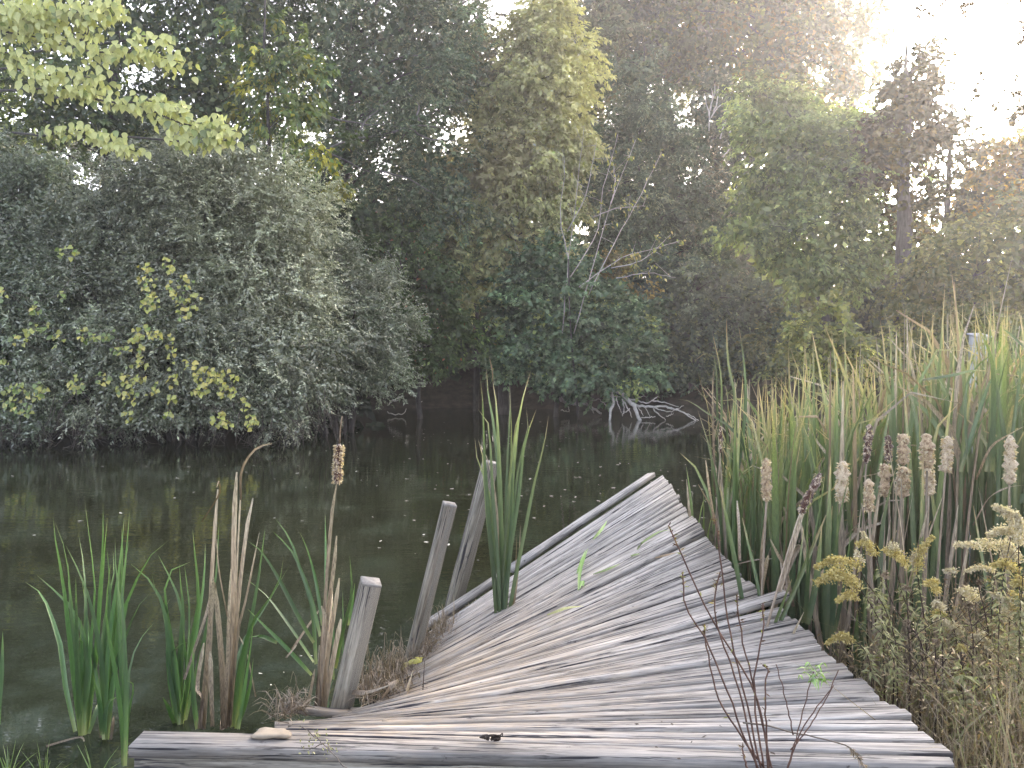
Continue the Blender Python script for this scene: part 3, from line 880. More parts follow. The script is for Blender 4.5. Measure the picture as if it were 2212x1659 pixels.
V, Fq = leaf_geo(T + RNG.normal(size=T.shape) * 0.08, RNG.normal(size=T.shape) + np.array((0, 0, -0.8)), RNG.normal(size=T.shape) + np.array((0, -0.8, 0.4)), 0.13, 0.07)
c = jitter_colors(len(T), [(2, (0.30, 0.30, 0.12)), (1, (0.36, 0.33, 0.20)), (1, (0.2, 0.24, 0.1))])
obj('leaves', V, Fq, M_FOL, root, {'Col': ('FLOAT_COLOR', np.repeat(np.concatenate((c, np.ones((len(T), 1))), 1), 4, 0))})['kind'] = 'stuff'

tree('grey_tree', 'soft grey-green tree filling the gap right of the yellow-topped tree', 'tree', 31.5,
     [(1290, 880), (1290, 500), (1285, 200), (1285, 80)],
     [(1280, 90, 60, 70), (1300, 180, 65, 80), (1270, 260, 60, 70), (1310, 330, 70, 80), (1270, 400, 70, 70), (1330, 60, 50, 60), (1240, 60, 50, 50)],
     16000, (0.14, 0.07), [(3, (0.13, 0.135, 0.09)), (2, (0.18, 0.16, 0.11))], r=(0.12, 0.03), nclump=90)
# tall back trees, right of the middle
tree('tall_oak', 'tall backlit tree with dark double trunk behind the pale drooping tree', 'tree', 36,
     [(1690, 880), (1690, 500), (1690, 150), (1692, -150)],
     [(1600, 40, 110, 80), (1700, 60, 110, 90), (1800, 50, 80, 90), (1740, 160, 110, 80), (1640, 150, 90, 80), (1830, 130, 60, 70), (1560, 130, 80, 70), (1840, 230, 60, 70), (1530, 190, 70, 60), (1870, 60, 45, 60), (1700, -60, 220, 80), (1500, 40, 90, 90), (1780, 260, 80, 70), (1690, 260, 100, 70), (1590, 230, 80, 70)],
     44000, (0.19, 0.12), [(2, (0.06, 0.072, 0.03)), (2, (0.085, 0.095, 0.036)), (1, (0.14, 0.11, 0.035))], r=(0.28, 0.12), core=0.35, nclump=190, clump_r=0.26, every=3, limb_r=0.07)
tree('back_tree', 'hazy tree with thin foliage in the gap over the two cedars', 'tree', 38,
     [(1450, 880), (1450, 500), (1440, 100), (1440, -100)],
     [(1430, 60, 130, 90), (1350, 100, 90, 90), (1520, 80, 90, 100), (1480, 150, 90, 70), (1310, 20, 100, 80), (1400, -50, 200, 80)],
     30000, (0.19, 0.12), [(2, (0.08, 0.085, 0.045)), (1, (0.12, 0.105, 0.055))], r=(0.22, 0.08), core=0.35, nclump=120, clump_r=0.26)
tree('drooping_pale_tree', 'pale green tree with arching sprays hanging toward the cattail stand', 'tree', 23.5,
     [(1790, 860), (1780, 700), (1760, 500), (1750, 330)],
     [(1720, 260, 90, 70, 1), (1800, 310, 100, 70), (1700, 340, 100, 80), (1850, 370, 90, 70), (1760, 420, 120, 80), (1680, 460, 90, 60, -0.6), (1620, 500, 70, 40, -1), (1860, 470, 80, 60), (1760, 530, 120, 60, -0.8), (1690, 570, 90, 50, -1), (1860, 570, 90, 60), (1780, 610, 90, 45, -0.8), (1650, 250, 70, 70, 1), (1890, 300, 60, 60)],
     46000, (0.125, 0.055), LIGHT, r=(0.13, 0.03), nclump=210, clump_r=0.32, leafdroop=0.5, every=4, limb_r=0.035)
tree('tall_locust', 'tall dark trunk with ragged sparse leaf clumps standing against the bright sky', 'tree', 22.5,
     [(1950, 860), (1952, 600), (1955, 350), (1962, 90)],
     [(1965, 160, 70, 50), (1930, 230, 50, 45), (2010, 240, 60, 50), (1960, 290, 90, 45), (2050, 280, 50, 40), (1900, 290, 50, 40), (2080, 320, 45, 35), (1930, 350, 60, 40), (1990, 130, 25, 30), (1880, 350, 50, 40), (1990, 200, 60, 45)],
     7500, (0.15, 0.09), [(2, (0.045, 0.040, 0.018)), (1, (0.08, 0.06, 0.022))], r=(0.24, 0.035), mat=M_NEEDLE, core=0, nclump=95, clump_r=0.27, every=2, limb_r=0.035, shell=0.2)  # leaf colours darkened so the crown reads as a backlit silhouette
tree('slim_locust', 'slimmer dark trunk just beside the tall ragged trunk, thin leaves', 'tree', 23,
     [(2040, 860), (2048, 600), (2050, 380), (2060, 220)],
     [(2060, 260, 50, 45), (2040, 330, 60, 40), (2030, 420, 60, 50), (2000, 470, 70, 60), (2080, 380, 40, 40)],
     3500, (0.14, 0.08), [(2, (0.05, 0.045, 0.02)), (1, (0.09, 0.07, 0.025))], r=(0.13, 0.03), mat=M_NEEDLE, core=0, nclump=50, clump_r=0.3, limb_r=0.02)  # silhouette shade put into these leaf colours too
tree('golden_tree', 'bushy golden backlit tree at the far edge below the overhanging twigs', 'tree', 24,
     [(2170, 860), (2170, 700), (2180, 500), (2190, 330)],
     [(2160, 330, 70, 50), (2220, 330, 80, 70), (2120, 390, 60, 50), (2190, 420, 90, 60), (2260, 440, 90, 90), (2090, 470, 70, 50)],
     9000, (0.12, 0.065), [(2, (0.19, 0.12, 0.03)), (2, (0.13, 0.105, 0.035)), (1, (0.24, 0.145, 0.035))], r=(0.1, 0.03), nclump=80, clump_r=0.3, limb_r=0.02)  # orange sun glow worked into the leaf colours
tree('hazy_bush', 'broad olive green bushy tree behind the cattails under the golden tree', 'tree', 20,
     [(2110, 820), (2110, 700), (2110, 560)],
     [(2050, 560, 90, 70), (2150, 540, 100, 70), (2230, 560, 90, 90), (2000, 640, 80, 70, 0.6), (2100, 650, 100, 70), (2200, 660, 100, 80), (2060, 730, 90, 50), (2170, 740, 90, 50), (1990, 740, 80, 50), (2120, 800, 100, 40), (2010, 810, 80, 40), (2230, 810, 100, 50), (2160, 470, 80, 50, 1.0), (2080, 500, 60, 40, 1.5), (2300, 640, 100, 120)],
     26000, (0.105, 0.05), [(3, (0.12, 0.125, 0.055)), (2, (0.16, 0.15, 0.065)), (1, (0.09, 0.10, 0.05))], r=(0.09, 0.03), nclump=150, clump_r=0.33, limb_r=0.02)
tree('dim_tree', 'dim greenish tree between the ragged trunk and the pale drooping tree', 'tree', 28.5,
     [(1900, 860), (1900, 700), (1900, 550)],
     [(1880, 640, 80, 60), (1940, 600, 70, 60), (1930, 690, 90, 60), (1840, 700, 80, 60), (1990, 700, 80, 60), (2060, 640, 80, 80), (1960, 500, 50, 50), (1740, 700, 80, 70), (1690, 640, 70, 60)],
     17000, (0.14, 0.07), [(2, (0.10, 0.105, 0.06)), (2, (0.14, 0.14, 0.075))], r=(0.1, 0.03), nclump=110)
tree('young_sapling', 'young yellowish sapling with notched leaves just over the cattail tips', 'sapling', 15.5,
     [(1775, 830), (1775, 760), (1780, 660)],
     [(1790, 665, 40, 22), (1755, 690, 40, 25), (1800, 710, 50, 30), (1760, 740, 50, 35), (1820, 760, 50, 40)],
     2600, (0.10, 0.055), [(2, (0.21, 0.21, 0.09)), (2, (0.15, 0.17, 0.075))], r=(0.025, 0.008), core=0, nclump=36, clump_r=0.32, limb_r=0.01, per=8, spray=0.3)
# overhanging tree beyond the frame's edge: only its twigs reach in
tree('overhanging_tree', 'dark leaf clusters on twigs reaching into the bright sky', 'tree', 19,
     [(2420, 900), (2440, 500), (2430, 100), (2380, -100)],
     [(1990, 12, 40, 16), (2055, 8, 30, 14), (2118, 38, 12, 10), (2165, 92, 22, 14), (2150, 205, 40, 24), (2190, 240, 30, 30), (2105, 195, 14, 10), (2300, 60, 60, 90), (2350, 200, 80, 90), (2330, -80, 160, 80), (2040, -60, 90, 40)],
     9000, (0.12, 0.075), [(2, (0.045, 0.034, 0.014)), (1, (0.08, 0.055, 0.018))], r=(0.18, 0.05), mat=M_NEEDLE, core=0, nclump=70, clump_r=0.35, every=1, limb_r=0.03, shell=0.2, per=9, spray=0.25)  # leaves coloured dark to stand as silhouettes on the sky

# ------------------------------------------------------------------ grey-leaved shrubs on the left bank
def olive(label, d, foot, lobes, n, twig_n, cols=OLIVE, **kw):
    f = at(foot[0], foot[1], d); gz = float(ground_z(f[0], f[1]))
    root = thing('silverberry_shrub', (f[0], f[1], gz), label, 'shrub', 'grey-leaved shrubs on the left bank')
    L = [lobe(*l[:4], d, *(l[4:] or (0,))) for l in lobes]
    o, info = add_foliage(root, L, n, (0.075, 0.026), cols, M_SILVER, big=(1.15, 1.45), core=0.8, core_leaf=(0.12, 0.055), per=16, spray=0.46, clump_r=0.27, droop=0.1, leafdroop=0.15, flat=0.85, face=0.7, **kw)
    m = MB()
    for k in range(9):
        e = info[0][RNG.integers(0, len(info[0]))]
        s = np.array((f[0] + RNG.uniform(-0.5, 0.5), f[1] + RNG.uniform(-0.3, 0.3), gz - 0.05))
        V, fc = tube_geo(spline([s, s * 0.55 + e * 0.45 + np.array((0, 0, 0.5)), e], 9), [0.06, 0.015], 6)
        m.add(V, fc)
    m.build('trunk', M_BARK, root, True)
    m = MB()
    low = info[2][info[2][:, 2] < 1.5]
    low = low[low[:, 1] < np.median(low[:, 1])] if len(low) > 8 else low
    for k in range(twig_n):
        if not len(low): break
        q = low[RNG.integers(0, len(low))]
        e = np.array((q[0] + RNG.normal(0, 0.35), q[1] - abs(RNG.normal(0, 0.25)), max(-0.05, RNG.normal(0.05, 0.12))))
        P3 = spline([q, (q + e) / 2 + RNG.normal(size=3) * 0.15, e], 7) + RNG.normal(size=(7, 3)) * 0.012
        V, fc = tube_geo(P3, [0.010, 0.004], 3)
        m.add(V, fc)
        e2 = P3[4] + RNG.normal(size=3) * 0.25
        V, fc = tube_geo([P3[3], (P3[3] + e2) / 2 + RNG.normal(size=3) * 0.04, e2], [0.006, 0.003], 3); m.add(V, fc)
    if m.n: m.build('twigs', M_TWIG, root)['kind'] = 'stuff'
    return root


def olive_highlight(P, c):  # cream highlight on the upper right dome, put into the leaf colour
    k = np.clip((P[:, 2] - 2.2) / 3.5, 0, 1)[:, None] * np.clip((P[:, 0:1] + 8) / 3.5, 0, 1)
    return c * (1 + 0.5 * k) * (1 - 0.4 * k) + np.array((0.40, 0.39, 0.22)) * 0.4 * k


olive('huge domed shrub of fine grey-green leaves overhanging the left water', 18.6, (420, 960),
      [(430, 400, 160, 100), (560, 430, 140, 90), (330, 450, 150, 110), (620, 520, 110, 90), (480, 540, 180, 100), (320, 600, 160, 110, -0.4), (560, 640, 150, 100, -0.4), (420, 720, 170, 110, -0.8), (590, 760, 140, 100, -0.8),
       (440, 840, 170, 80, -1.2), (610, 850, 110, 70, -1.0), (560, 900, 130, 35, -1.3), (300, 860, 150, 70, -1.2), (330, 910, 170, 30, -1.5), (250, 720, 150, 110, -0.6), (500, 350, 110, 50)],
      125000, 90, nclump=330, shell=0.72, grad=olive_highlight)
olive('darker green-grey shrub at the picture edge, tangled with greenish vine leaves', 18.4, (60, 950),
      [(60, 380, 130, 90, 1), (-60, 450, 140, 130, 1), (120, 480, 130, 110, 0.6), (20, 580, 150, 110), (140, 640, 140, 110), (40, 720, 150, 100, -0.4), (130, 800, 150, 80, -0.8), (10, 840, 150, 80, -0.8), (90, 900, 150, 35, -1.1), (-90, 700, 130, 200)],
      70000, 60, cols=[(3, (0.080, 0.10, 0.058)), (2, (0.13, 0.15, 0.095)), (1, (0.24, 0.25, 0.18))], nclump=190, shell=0.72)
olive('lower silvery shrub stepping down right of the huge grey dome', 20.5, (760, 920),
      [(760, 600, 90, 70), (700, 650, 100, 80, -0.5), (810, 680, 80, 70), (750, 740, 110, 80, -0.5), (840, 770, 50, 60), (790, 820, 80, 50, -0.4), (690, 780, 90, 90, -0.8), (680, 860, 80, 40, -1.0), (700, 545, 80, 60, 0.5)],
      50000, 40, cols=[(3, (0.105, 0.125, 0.080)), (3, (0.155, 0.17, 0.115)), (1, (0.26, 0.27, 0.20))], nclump=150, shell=0.72)

# ------------------------------------------------------------------ broad leaves one can pick out
def broad_leaf_mesh(name, mat, lobed=False):
    """a broad leaf, stalk at the origin, along +X, folded at the midrib; length 1"""
    if lobed:
        half = [(0.02, 0.0), (-0.08, 0.24), (0.12, 0.47), (0.38, 0.42), (0.60, 0.30), (0.84, 0.12)]
    else:
        half = [(0.0, 0.0), (0.06, 0.20), (0.26, 0.35), (0.52, 0.29), (0.78, 0.13)]
    V = [(0, 0, 0), (1, 0, -0.10)]
    ribs = [(0.28, 0, -0.02), (0.58, 0, -0.03), (0.82, 0, -0.06)]
    V += ribs
    f = []
    for s in (1, -1):
        b = len(V)
        V += [(x, s * y, 0.16 * y - 0.08 * x * x) for x, y in half[1:]]
        k = len(half) - 1
        seq = [0] + [b + i for i in range(k)] + [1]
        mid = [0, 2, 3, 4, 1]
        # fan between the rib and the rim
        i = j = 0
        while i < len(seq) - 1 or j < len(mid) - 1:
            if i < len(seq) - 1 and (j >= len(mid) - 1 or V[seq[i + 1]][0] <= V[mid[j + 1]][0] + 0.05):
                tri = (mid[j], seq[i], seq[i + 1]); i += 1
            else:
                tri = (mid[j], seq[i], mid[j + 1]); j += 1
            if len(set(tri)) == 3: f.append(tri if s > 0 else tri[::-1])
    V = np.array(V, float)
    return mesh_data(name, V, f, mat, {'t': ('FLOAT', np.clip(V[:, 0], 0, 1))})


def place_leaf(me, name, parent, P, D, Nn, L):
    D = Vector(D).normalized(); Nn = Vector(Nn)
    S = Nn.cross(D).normalized(); U = D.cross(S)
    M = Matrix((D, S, U)).transposed() * L
    M = M.to_4x4()
    M.translation = Vector(P - wloc(parent))
    o = bpy.data.objects.new(name, me)
    COL.objects.link(o)
    o.parent = parent
    o.matrix_basis = M
    return o


z4 = zoomer(0, 550, 2.592)
ME_VINE = broad_leaf_mesh('vine_leaf', M_VINELEAF, True)
ME_VINEG = broad_leaf_mesh('vine_leaf_green', M_VINEGREEN, True)


def vine(label, clusters, d, green=0.2, dens=1.0):
    P0 = at(*z4(clusters[0][0], clusters[0][1]), d)
    root = thing('grape_vine', (P0[0], P0[1], 0.0), label, 'vine', 'yellowing vines on the grey shrubs')
    m = MB(); prev = None
    for (zx, zy, rx, ry, n) in clusters:
        pts = []
        dd = d + RNG.uniform(-0.15, 0.15)
        for k in range(max(2, int(n * dens))):
            a, q = RNG.uniform(0, 2 * math.pi), math.sqrt(RNG.random())
            p = at(*z4(zx + rx * q * math.cos(a), zy + ry * q * math.sin(a)), dd + RNG.uniform(-0.2, 0.2))
            D = np.array((RNG.normal(0, 0.6), RNG.normal(-0.35, 0.35), -0.8 + RNG.normal(0, 0.35)))
            Nn = np.array((RNG.normal(0, 0.45), -0.9, 0.55 + RNG.normal(0, 0.35)))
            place_leaf(ME_VINEG if RNG.random() < green else ME_VINE, 'leaf', root, p, D, Nn, RNG.uniform(0.07, 0.115))
            pts.append(p)
        pts.sort(key=lambda p: -p[2])
        pp = np.array(pts[::max(1, len(pts) // 5)])
        if len(pp) >= 2:
            V, f = tube_geo(spline(pp + np.array((0, 0.05, 0.03)), max(6, len(pp) * 2)), 0.006, 3); m.add(V, f)
        if prev is not None:
            V, f = tube_geo(spline([prev, (prev + pts[0]) / 2 + np.array((0, 0.25, 0.05)), pts[0]], 5), 0.006, 3); m.add(V, f)
        prev = pts[len(pts) // 2]
    m.build('vine_stem', M_TWIG, root)
    return root


vine('yellow leaved vine trailing down the middle of the huge grey shrub', [(1075, 250, 55, 55, 16), (930, 320, 70, 90, 28), (1150, 400, 90, 90, 32), (950, 480, 60, 70, 22), (1240, 480, 40, 60, 8), (1150, 540, 60, 50, 12), (890, 660, 50, 50, 15),
      (860, 780, 60, 80, 24), (1000, 690, 80, 30, 14), (1085, 780, 30, 110, 12), (900, 860, 30, 60, 8), (820, 950, 60, 70, 17), (880, 950, 40, 50, 8), (800, 1080, 70, 90, 20), (810, 1190, 30, 50, 8), (1080, 960, 40, 60, 8), (960, 1030, 50, 50, 8)], 15.95, 0.2, 1.12)
vine('bright yellow vine leaves low on the grey shrub near the water, outermost patch', [(1300, 950, 90, 60, 26), (1430, 960, 80, 50, 14), (1270, 1040, 60, 40, 10), (1450, 1050, 70, 40, 12), (1540, 1130, 40, 50, 6), (1390, 1220, 60, 50, 13), (1590, 1230, 35, 60, 14), (1430, 1250, 40, 30, 6), (1080, 1100, 40, 40, 7), (1060, 1190, 30, 20, 4), (1200, 870, 50, 40, 6)], 15.95, 0.05, 1.5)
vine('greener vine leaves scattered over the dark shrub at the picture edge', [(430, 170, 70, 40, 9), (390, 450, 50, 40, 6), (230, 520, 40, 40, 6), (15, 440, 25, 60, 6), (240, 650, 90, 60, 14), (360, 720, 50, 60, 8), (560, 690, 80, 50, 17), (690, 690, 50, 40, 8), (740, 790, 40, 30, 6), (120, 720, 60, 50, 9),
      (480, 1000, 50, 60, 12), (650, 960, 50, 50, 10), (100, 1080, 90, 90, 30), (240, 1050, 60, 60, 15), (160, 1160, 60, 40, 10), (30, 850, 30, 40, 4)], 15.95, 0.6, 1.3)

# the yellow-green limb of a basswood in the upper left corner
z1 = zoomer(0, 0, 2.592)
root = thing('basswood_tree', np.array((-13.1, 17.6, 0.3)), 'yellow-green broad-leaved tree whose lit tiers of leaves hang over the grey shrub', 'tree')
V, f = tube_geo(spline([np.array((-13.1, 17.6, -0.1)), np.array((-12.9, 17.5, 4.0)), np.array((-12.7, 17.4, 8.5)), np.array((-12.3, 17.3, 13.0))], 14), [0.26, 0.2, 0.1], 9)
obj('trunk', V, f, M_BARK, root, smooth=True)
ME_BASS = broad_leaf_mesh('basswood_leaf', M_BIGLEAF)
tiers = [([(-60, 60), (250, 60), (520, 80), (780, 30)], 80, 170), ([(430, 300), (620, 330), (850, 330), (1180, 400)], 58, 95), ([(70, 430), (250, 470), (450, 480), (700, 500)], 48, 55), ([(180, 570), (340, 555), (480, 570), (650, 610)], 45, 60),
         ([(560, 620), (750, 650), (950, 640), (1190, 690)], 42, 55), ([(940, 690), (1150, 780), (1350, 810), (1520, 830)], 62, 95), ([(280, 860), (450, 820), (600, 860), (860, 960)], 48, 70), ([(1080, 890), (1250, 900), (1440, 890)], 45, 40),
         ([(-40, 190), (200, 230), (420, 260)], 45, 50), ([(840, 250), (920, 230), (1100, 270)], 40, 18), ([(480, 60), (560, 180), (520, 260)], 45, 22), ([(-40, 140), (150, 120), (380, 150)], 60, 70), ([(-60, 320), (60, 340), (180, 400)], 50, 40)]
allp = []
m = MB()
for pts, th, n in tiers:
    P3 = np.array([at(*z1(*p), 15.9) for p in pts]); path = spline(P3, 24)
    src = np.array((path[0][0] - 1.6, 17.4, path[0][2] + 0.5))
    V, f = tube_geo(np.vstack((src, path)), [0.026, 0.016, 0.006], 5); m.add(V, f)
    for k in range(int(n * 1.8)):
        s = RNG.random() ** 0.85
        q = path[int(s * 23)] + np.array((RNG.normal(0, 0.12), RNG.normal(0, 0.2), RNG.normal(0.02, th / 2.592 * 0.8848 / F * 16.4 * 0.55)))
        allp.append((q, s))
m.build('limbs', M_BARK, root, True)
order = RNG.permutation(len(allp))
Vs, Fs, ts, off = [], [], [], 0
base_v = np.array([v.co[:] for v in ME_BASS.vertices]); base_f = [tuple(p.vertices) for p in ME_BASS.polygons]
for i, k in enumerate(order):
    q, s = allp[k]
    D = np.array((RNG.normal(0.15, 0.35), RNG.normal(-0.25, 0.3), -0.9 + RNG.normal(0, 0.25)))
    Nn = np.array((RNG.normal(0, 0.5), -0.9, 0.35 + RNG.normal(0, 0.4)))
    L = RNG.uniform(0.14, 0.21)
    if i < 300:
        place_leaf(ME_BASS, 'leaf', root, q, D, Nn, L)
    else:
        D = nrm(D); S = nrm(np.cross(Nn, D)); U = np.cross(D, S)
        Vs.append(q + (base_v[:, :1] * D + base_v[:, 1:2] * S + base_v[:, 2:] * U) * L)
        Fs += [tuple(a + off for a in fc) for fc in base_f]; off += len(base_v); ts.append(base_v[:, 0])
obj('leaves', np.concatenate(Vs), Fs, M_BIGLEAF, root, {'t': ('FLOAT', np.clip(np.concatenate(ts), 0, 1))})['kind'] = 'stuff'

# ------------------------------------------------------------------ dead branches in the water
z5 = zoomer(1350, 850, 4.88)


def dead_branch(name, label, lines, d0, cat='branch'):
    p0 = at(*z5(*lines[0][0][-1]), d0)
    root = thing(name, (p0[0], p0[1], 0.0), label, cat)
    for i, (pts, r0, r1, nm) in enumerate(lines):
        P3 = []
        for j, (zx, zy) in enumerate(pts):
            P3.append(at(*z5(zx, zy), d0 + 0.9 * (1 - (zy - 300) / 560.0)))
        n = 4 * len(pts)
        P = spline(P3, n) + RNG.normal(size=(n, 3)) * 0.012
        V, f = tube_geo(P, [r0 * 1.6, r1 * 1.5], 6)
        obj(nm, V, f, M_PALETWIG, root, smooth=True)
    return root


dead_branch('fallen_branch', 'bleached dead branch slanting from the maple shrub down into the water', [
    ([(590, 310), (700, 460), (850, 570), (960, 690), (1030, 860)], 0.055, 0.04, 'limb'),
    ([(640, 350), (740, 450), (880, 590), (1000, 620), (1120, 650), (1250, 580)], 0.022, 0.01, 'twig'),
    ([(690, 510), (720, 660), (690, 740), (680, 880)], 0.036, 0.026, 'limb'),
    ([(930, 650), (1050, 690), (1200, 700), (1350, 700), (1560, 770), (1700, 870)], 0.028, 0.012, 'limb'),
    ([(900, 640), (1010, 700), (1080, 810)], 0.014, 0.007, 'twig'), ([(830, 610), (845, 700), (840, 790)], 0.014, 0.007, 'twig'), ([(860, 650), (900, 740), (950, 830)], 0.016, 0.008, 'twig'),
    ([(750, 590), (780, 680), (810, 770)], 0.014, 0.008, 'twig'), ([(920, 720), (850, 770), (820, 810)], 0.012, 0.006, 'twig'), ([(1190, 720), (1260, 790), (1340, 855)], 0.016, 0.008, 'twig'),
    ([(1100, 700), (1130, 760), (1150, 810)], 0.010, 0.006, 'twig'), ([(1350, 700), (1450, 730), (1560, 690)], 0.010, 0.006, 'twig'), ([(1210, 710), (1300, 740), (1400, 755), (1480, 730)], 0.012, 0.007, 'twig'),
    ([(1560, 770), (1640, 800), (1740, 860)], 0.010, 0.006, 'twig'), ([(620, 550), (700, 570), (800, 575)], 0.012, 0.006, 'twig'), ([(960, 620), (1040, 580), (1100, 570)], 0.010, 0.005, 'twig'),
    ([(1180, 620), (1330, 650), (1500, 700)], 0.014, 0.006, 'twig'), ([(1350, 810), (1420, 790), (1440, 770)], 0.01, 0.005, 'twig'), ([(1060, 830), (1150, 820), (1220, 815)], 0.012, 0.008, 'twig')], 24.4)
dead_branch('fallen_limb', 'dark low dead limb reaching over the water under the maple shrub', [
    ([(70, 560), (120, 630), (250, 660), (390, 670), (480, 720), (570, 780)], 0.05, 0.025, 'limb'), ([(390, 650), (450, 720), (490, 770)], 0.02, 0.01, 'twig'), ([(430, 640), (530, 610), (600, 650), (670, 730)], 0.016, 0.008, 'twig'),
    ([(170, 680), (200, 760)], 0.012, 0.006, 'twig'), ([(100, 740), (190, 755)], 0.014, 0.008, 'twig')], 26.0)
zz5 = z5
z5 = zoomer(800, 550, 2.592)
dead_branch('drifting_branch', 'small pale forked branch at the waterline left of the tall cattail clump', [
    ([(470, 1080), (420, 1105), (380, 1140)], 0.02, 0.012, 'limb'), ([(375, 1180), (420, 1200), (480, 1190), (500, 1160)], 0.014, 0.007, 'twig'), ([(560, 1090), (575, 1120), (600, 1115)], 0.012, 0.006, 'twig'), ([(400, 1110), (440, 1110), (460, 1100)], 0.01, 0.005, 'twig')], 26.5)
z5 = zz5
# ------------------------------------------------------------------ twisted dock
KNOTS = [((2062, 1632, .50), (600, 1585, .47)), ((1940, 1535, .50), (655, 1566, .45)), ((1830, 1445, .50), (705, 1553, .43)), ((1700, 1322, .53), (765, 1538, .40)),
         ((1610, 1255, .59), (815, 1515, .34)), ((1520, 1155, .70), (875, 1472, .26)), ((1475, 1090, .82), (900, 1425, .15)), ((1432, 1024, .955), (915, 1372, .06))]
RK = np.array([onz(*a) for a, b in KNOTS]); LK = np.array([onz(*b) for a, b in KNOTS])
dock = thing('dock', (0.3, 2.8, 0.0), 'twisted grey wooden dock fanning up out of the pond', 'dock')
NP = 48
seg = np.linalg.norm(np.diff(RK, axis=0), axis=1); cum = np.concatenate(([0], np.cumsum(seg))) / seg.sum()
edges = np.cumsum(np.concatenate(([0], RNG.uniform(0.72, 1.28, NP)))); edges /= edges[-1]


def on_curve(K, s):
    return np.array([np.interp(s, cum, K[:, i]) for i in range(3)])


def plank(Ls, Rs, Le, Re, thick, lift=0.0, curl=0.0, bow=0.0, ext=(0, 0), nm='plank', warm=1.0, parent=None, mat=None, gap=0.012, nseg=6):
    """Ls/Rs: near edge from left to right end; Le/Re: far edge"""
    V, G, Wm = [], [], []
    for i in range(nseg + 1):
        u = i / nseg
        uu = -ext[0] + u * (1 + ext[0] + ext[1])
        a = Ls * (1 - uu) + Rs * uu
        b = Le * (1 - uu) + Re * uu
        w = np.linalg.norm(b - a)
        e = (b - a) / w
        up = nrm(np.cross(nrm(Rs - Ls), e))
        if up[2] < 0: up = -up
        g = min(gap * (0.6 + 2.0 * u), w * 0.24) * (0.7 + 0.6 * RNG.random())
        o_ = up * (lift * u + curl * max(0, u - 0.55) ** 2 / 0.2 + bow * math.sin(u * math.pi)) + np.array((0, 0, RNG.normal(0, 0.0015)))
        a2, b2 = a + e * g / 2 + o_, b - e * g / 2 + o_
        ch = min(0.0035, w * 0.12)
        Lw = np.linalg.norm(Rs - Ls) * uu
        prof = [a2 - up * ch, a2 + e * ch, b2 - e * ch, b2 - up * ch, b2 - up * thick, a2 - up * thick]
        V += prof
        G += [(Lw, 0, ch), (Lw, ch, 0), (Lw, w - ch, 0), (Lw, w, ch), (Lw, w, thick), (Lw, 0, thick)]
        wv = warm * math.exp(-max(0, np.linalg.norm(a - LK.mean(0)) - 0.3) ** 2 / 1.2)
        Wm += [wv] * 6
    f = []
    for i in range(nseg):
        for j in range(6):
            j2 = (j + 1) % 6
            f.append((i * 6 + j, (i + 1) * 6 + j, (i + 1) * 6 + j2, i * 6 + j2))
    f += [(0, 1, 2, 3, 4, 5), tuple(nseg * 6 + j for j in range(5, -1, -1))]
    return obj(nm, V, f, mat or M_PLANK, parent if parent is not None else dock, {'grain': ('FLOAT_VECTOR', G), 'warm': ('FLOAT', Wm)})


for i in range(NP):
    s0, s1 = edges[i], edges[i + 1]
    lift, curl, ext1 = RNG.normal(0, 0.004), abs(RNG.normal(0, 0.002)), RNG.normal(0, 0.004)
    sm = (s0 + s1) / 2
    hgt = np.array((0, 0, RNG.normal(0, 0.003)))
    if i in (3,): curl = 0.02
    if abs(sm - 0.40) < 0.0135: curl, ext1, lift, hgt = 0.03, 0.03, 0.022, np.array((0, 0, 0.006))
    if abs(sm - 0.69) < 0.05 and sm > 0.69: hgt = hgt + np.array((0, 0, 0.02)); lift = 0.008
    ext0 = RNG.normal(0.0, 0.01)
    Ls, Rs, Le, Re = on_curve(LK, s0), on_curve(RK, s0), on_curve(LK, s1), on_curve(RK, s1)
    plank(Ls + hgt, Rs + hgt, Le + hgt, Re + hgt, 0.038, lift, curl, RNG.normal(0, 0.003), (ext0, ext1), gap=RNG.uniform(0.003, 0.010))
# the far edge board sits apart over a dark slit
eL, eR = LK[-1], RK[-1]
fw = nrm(np.cross(nrm(eR - eL), (0, 0, 1)))
fw = fw if fw[1] > 0 else -fw
off = fw * 0.05 + np.array((0, 0, 0.02))
plank(eL + off + (eR - eL) * 0.33, eR + off * 1.1 - (eR - eL) * 0.01, eL + off + fw * 0.085 + (eR - eL) * 0.33, eR + off * 1.1 + fw * 0.085 - (eR - eL) * 0.03, 0.04, nm='plank')
plank(eL + off * 0.9, eL + off * 0.9 + (eR - eL) * 0.30, eL + off * 0.9 + fw * 0.09, eL + off * 0.9 + fw * 0.09 + (eR - eL) * 0.30, 0.04, nm='plank')
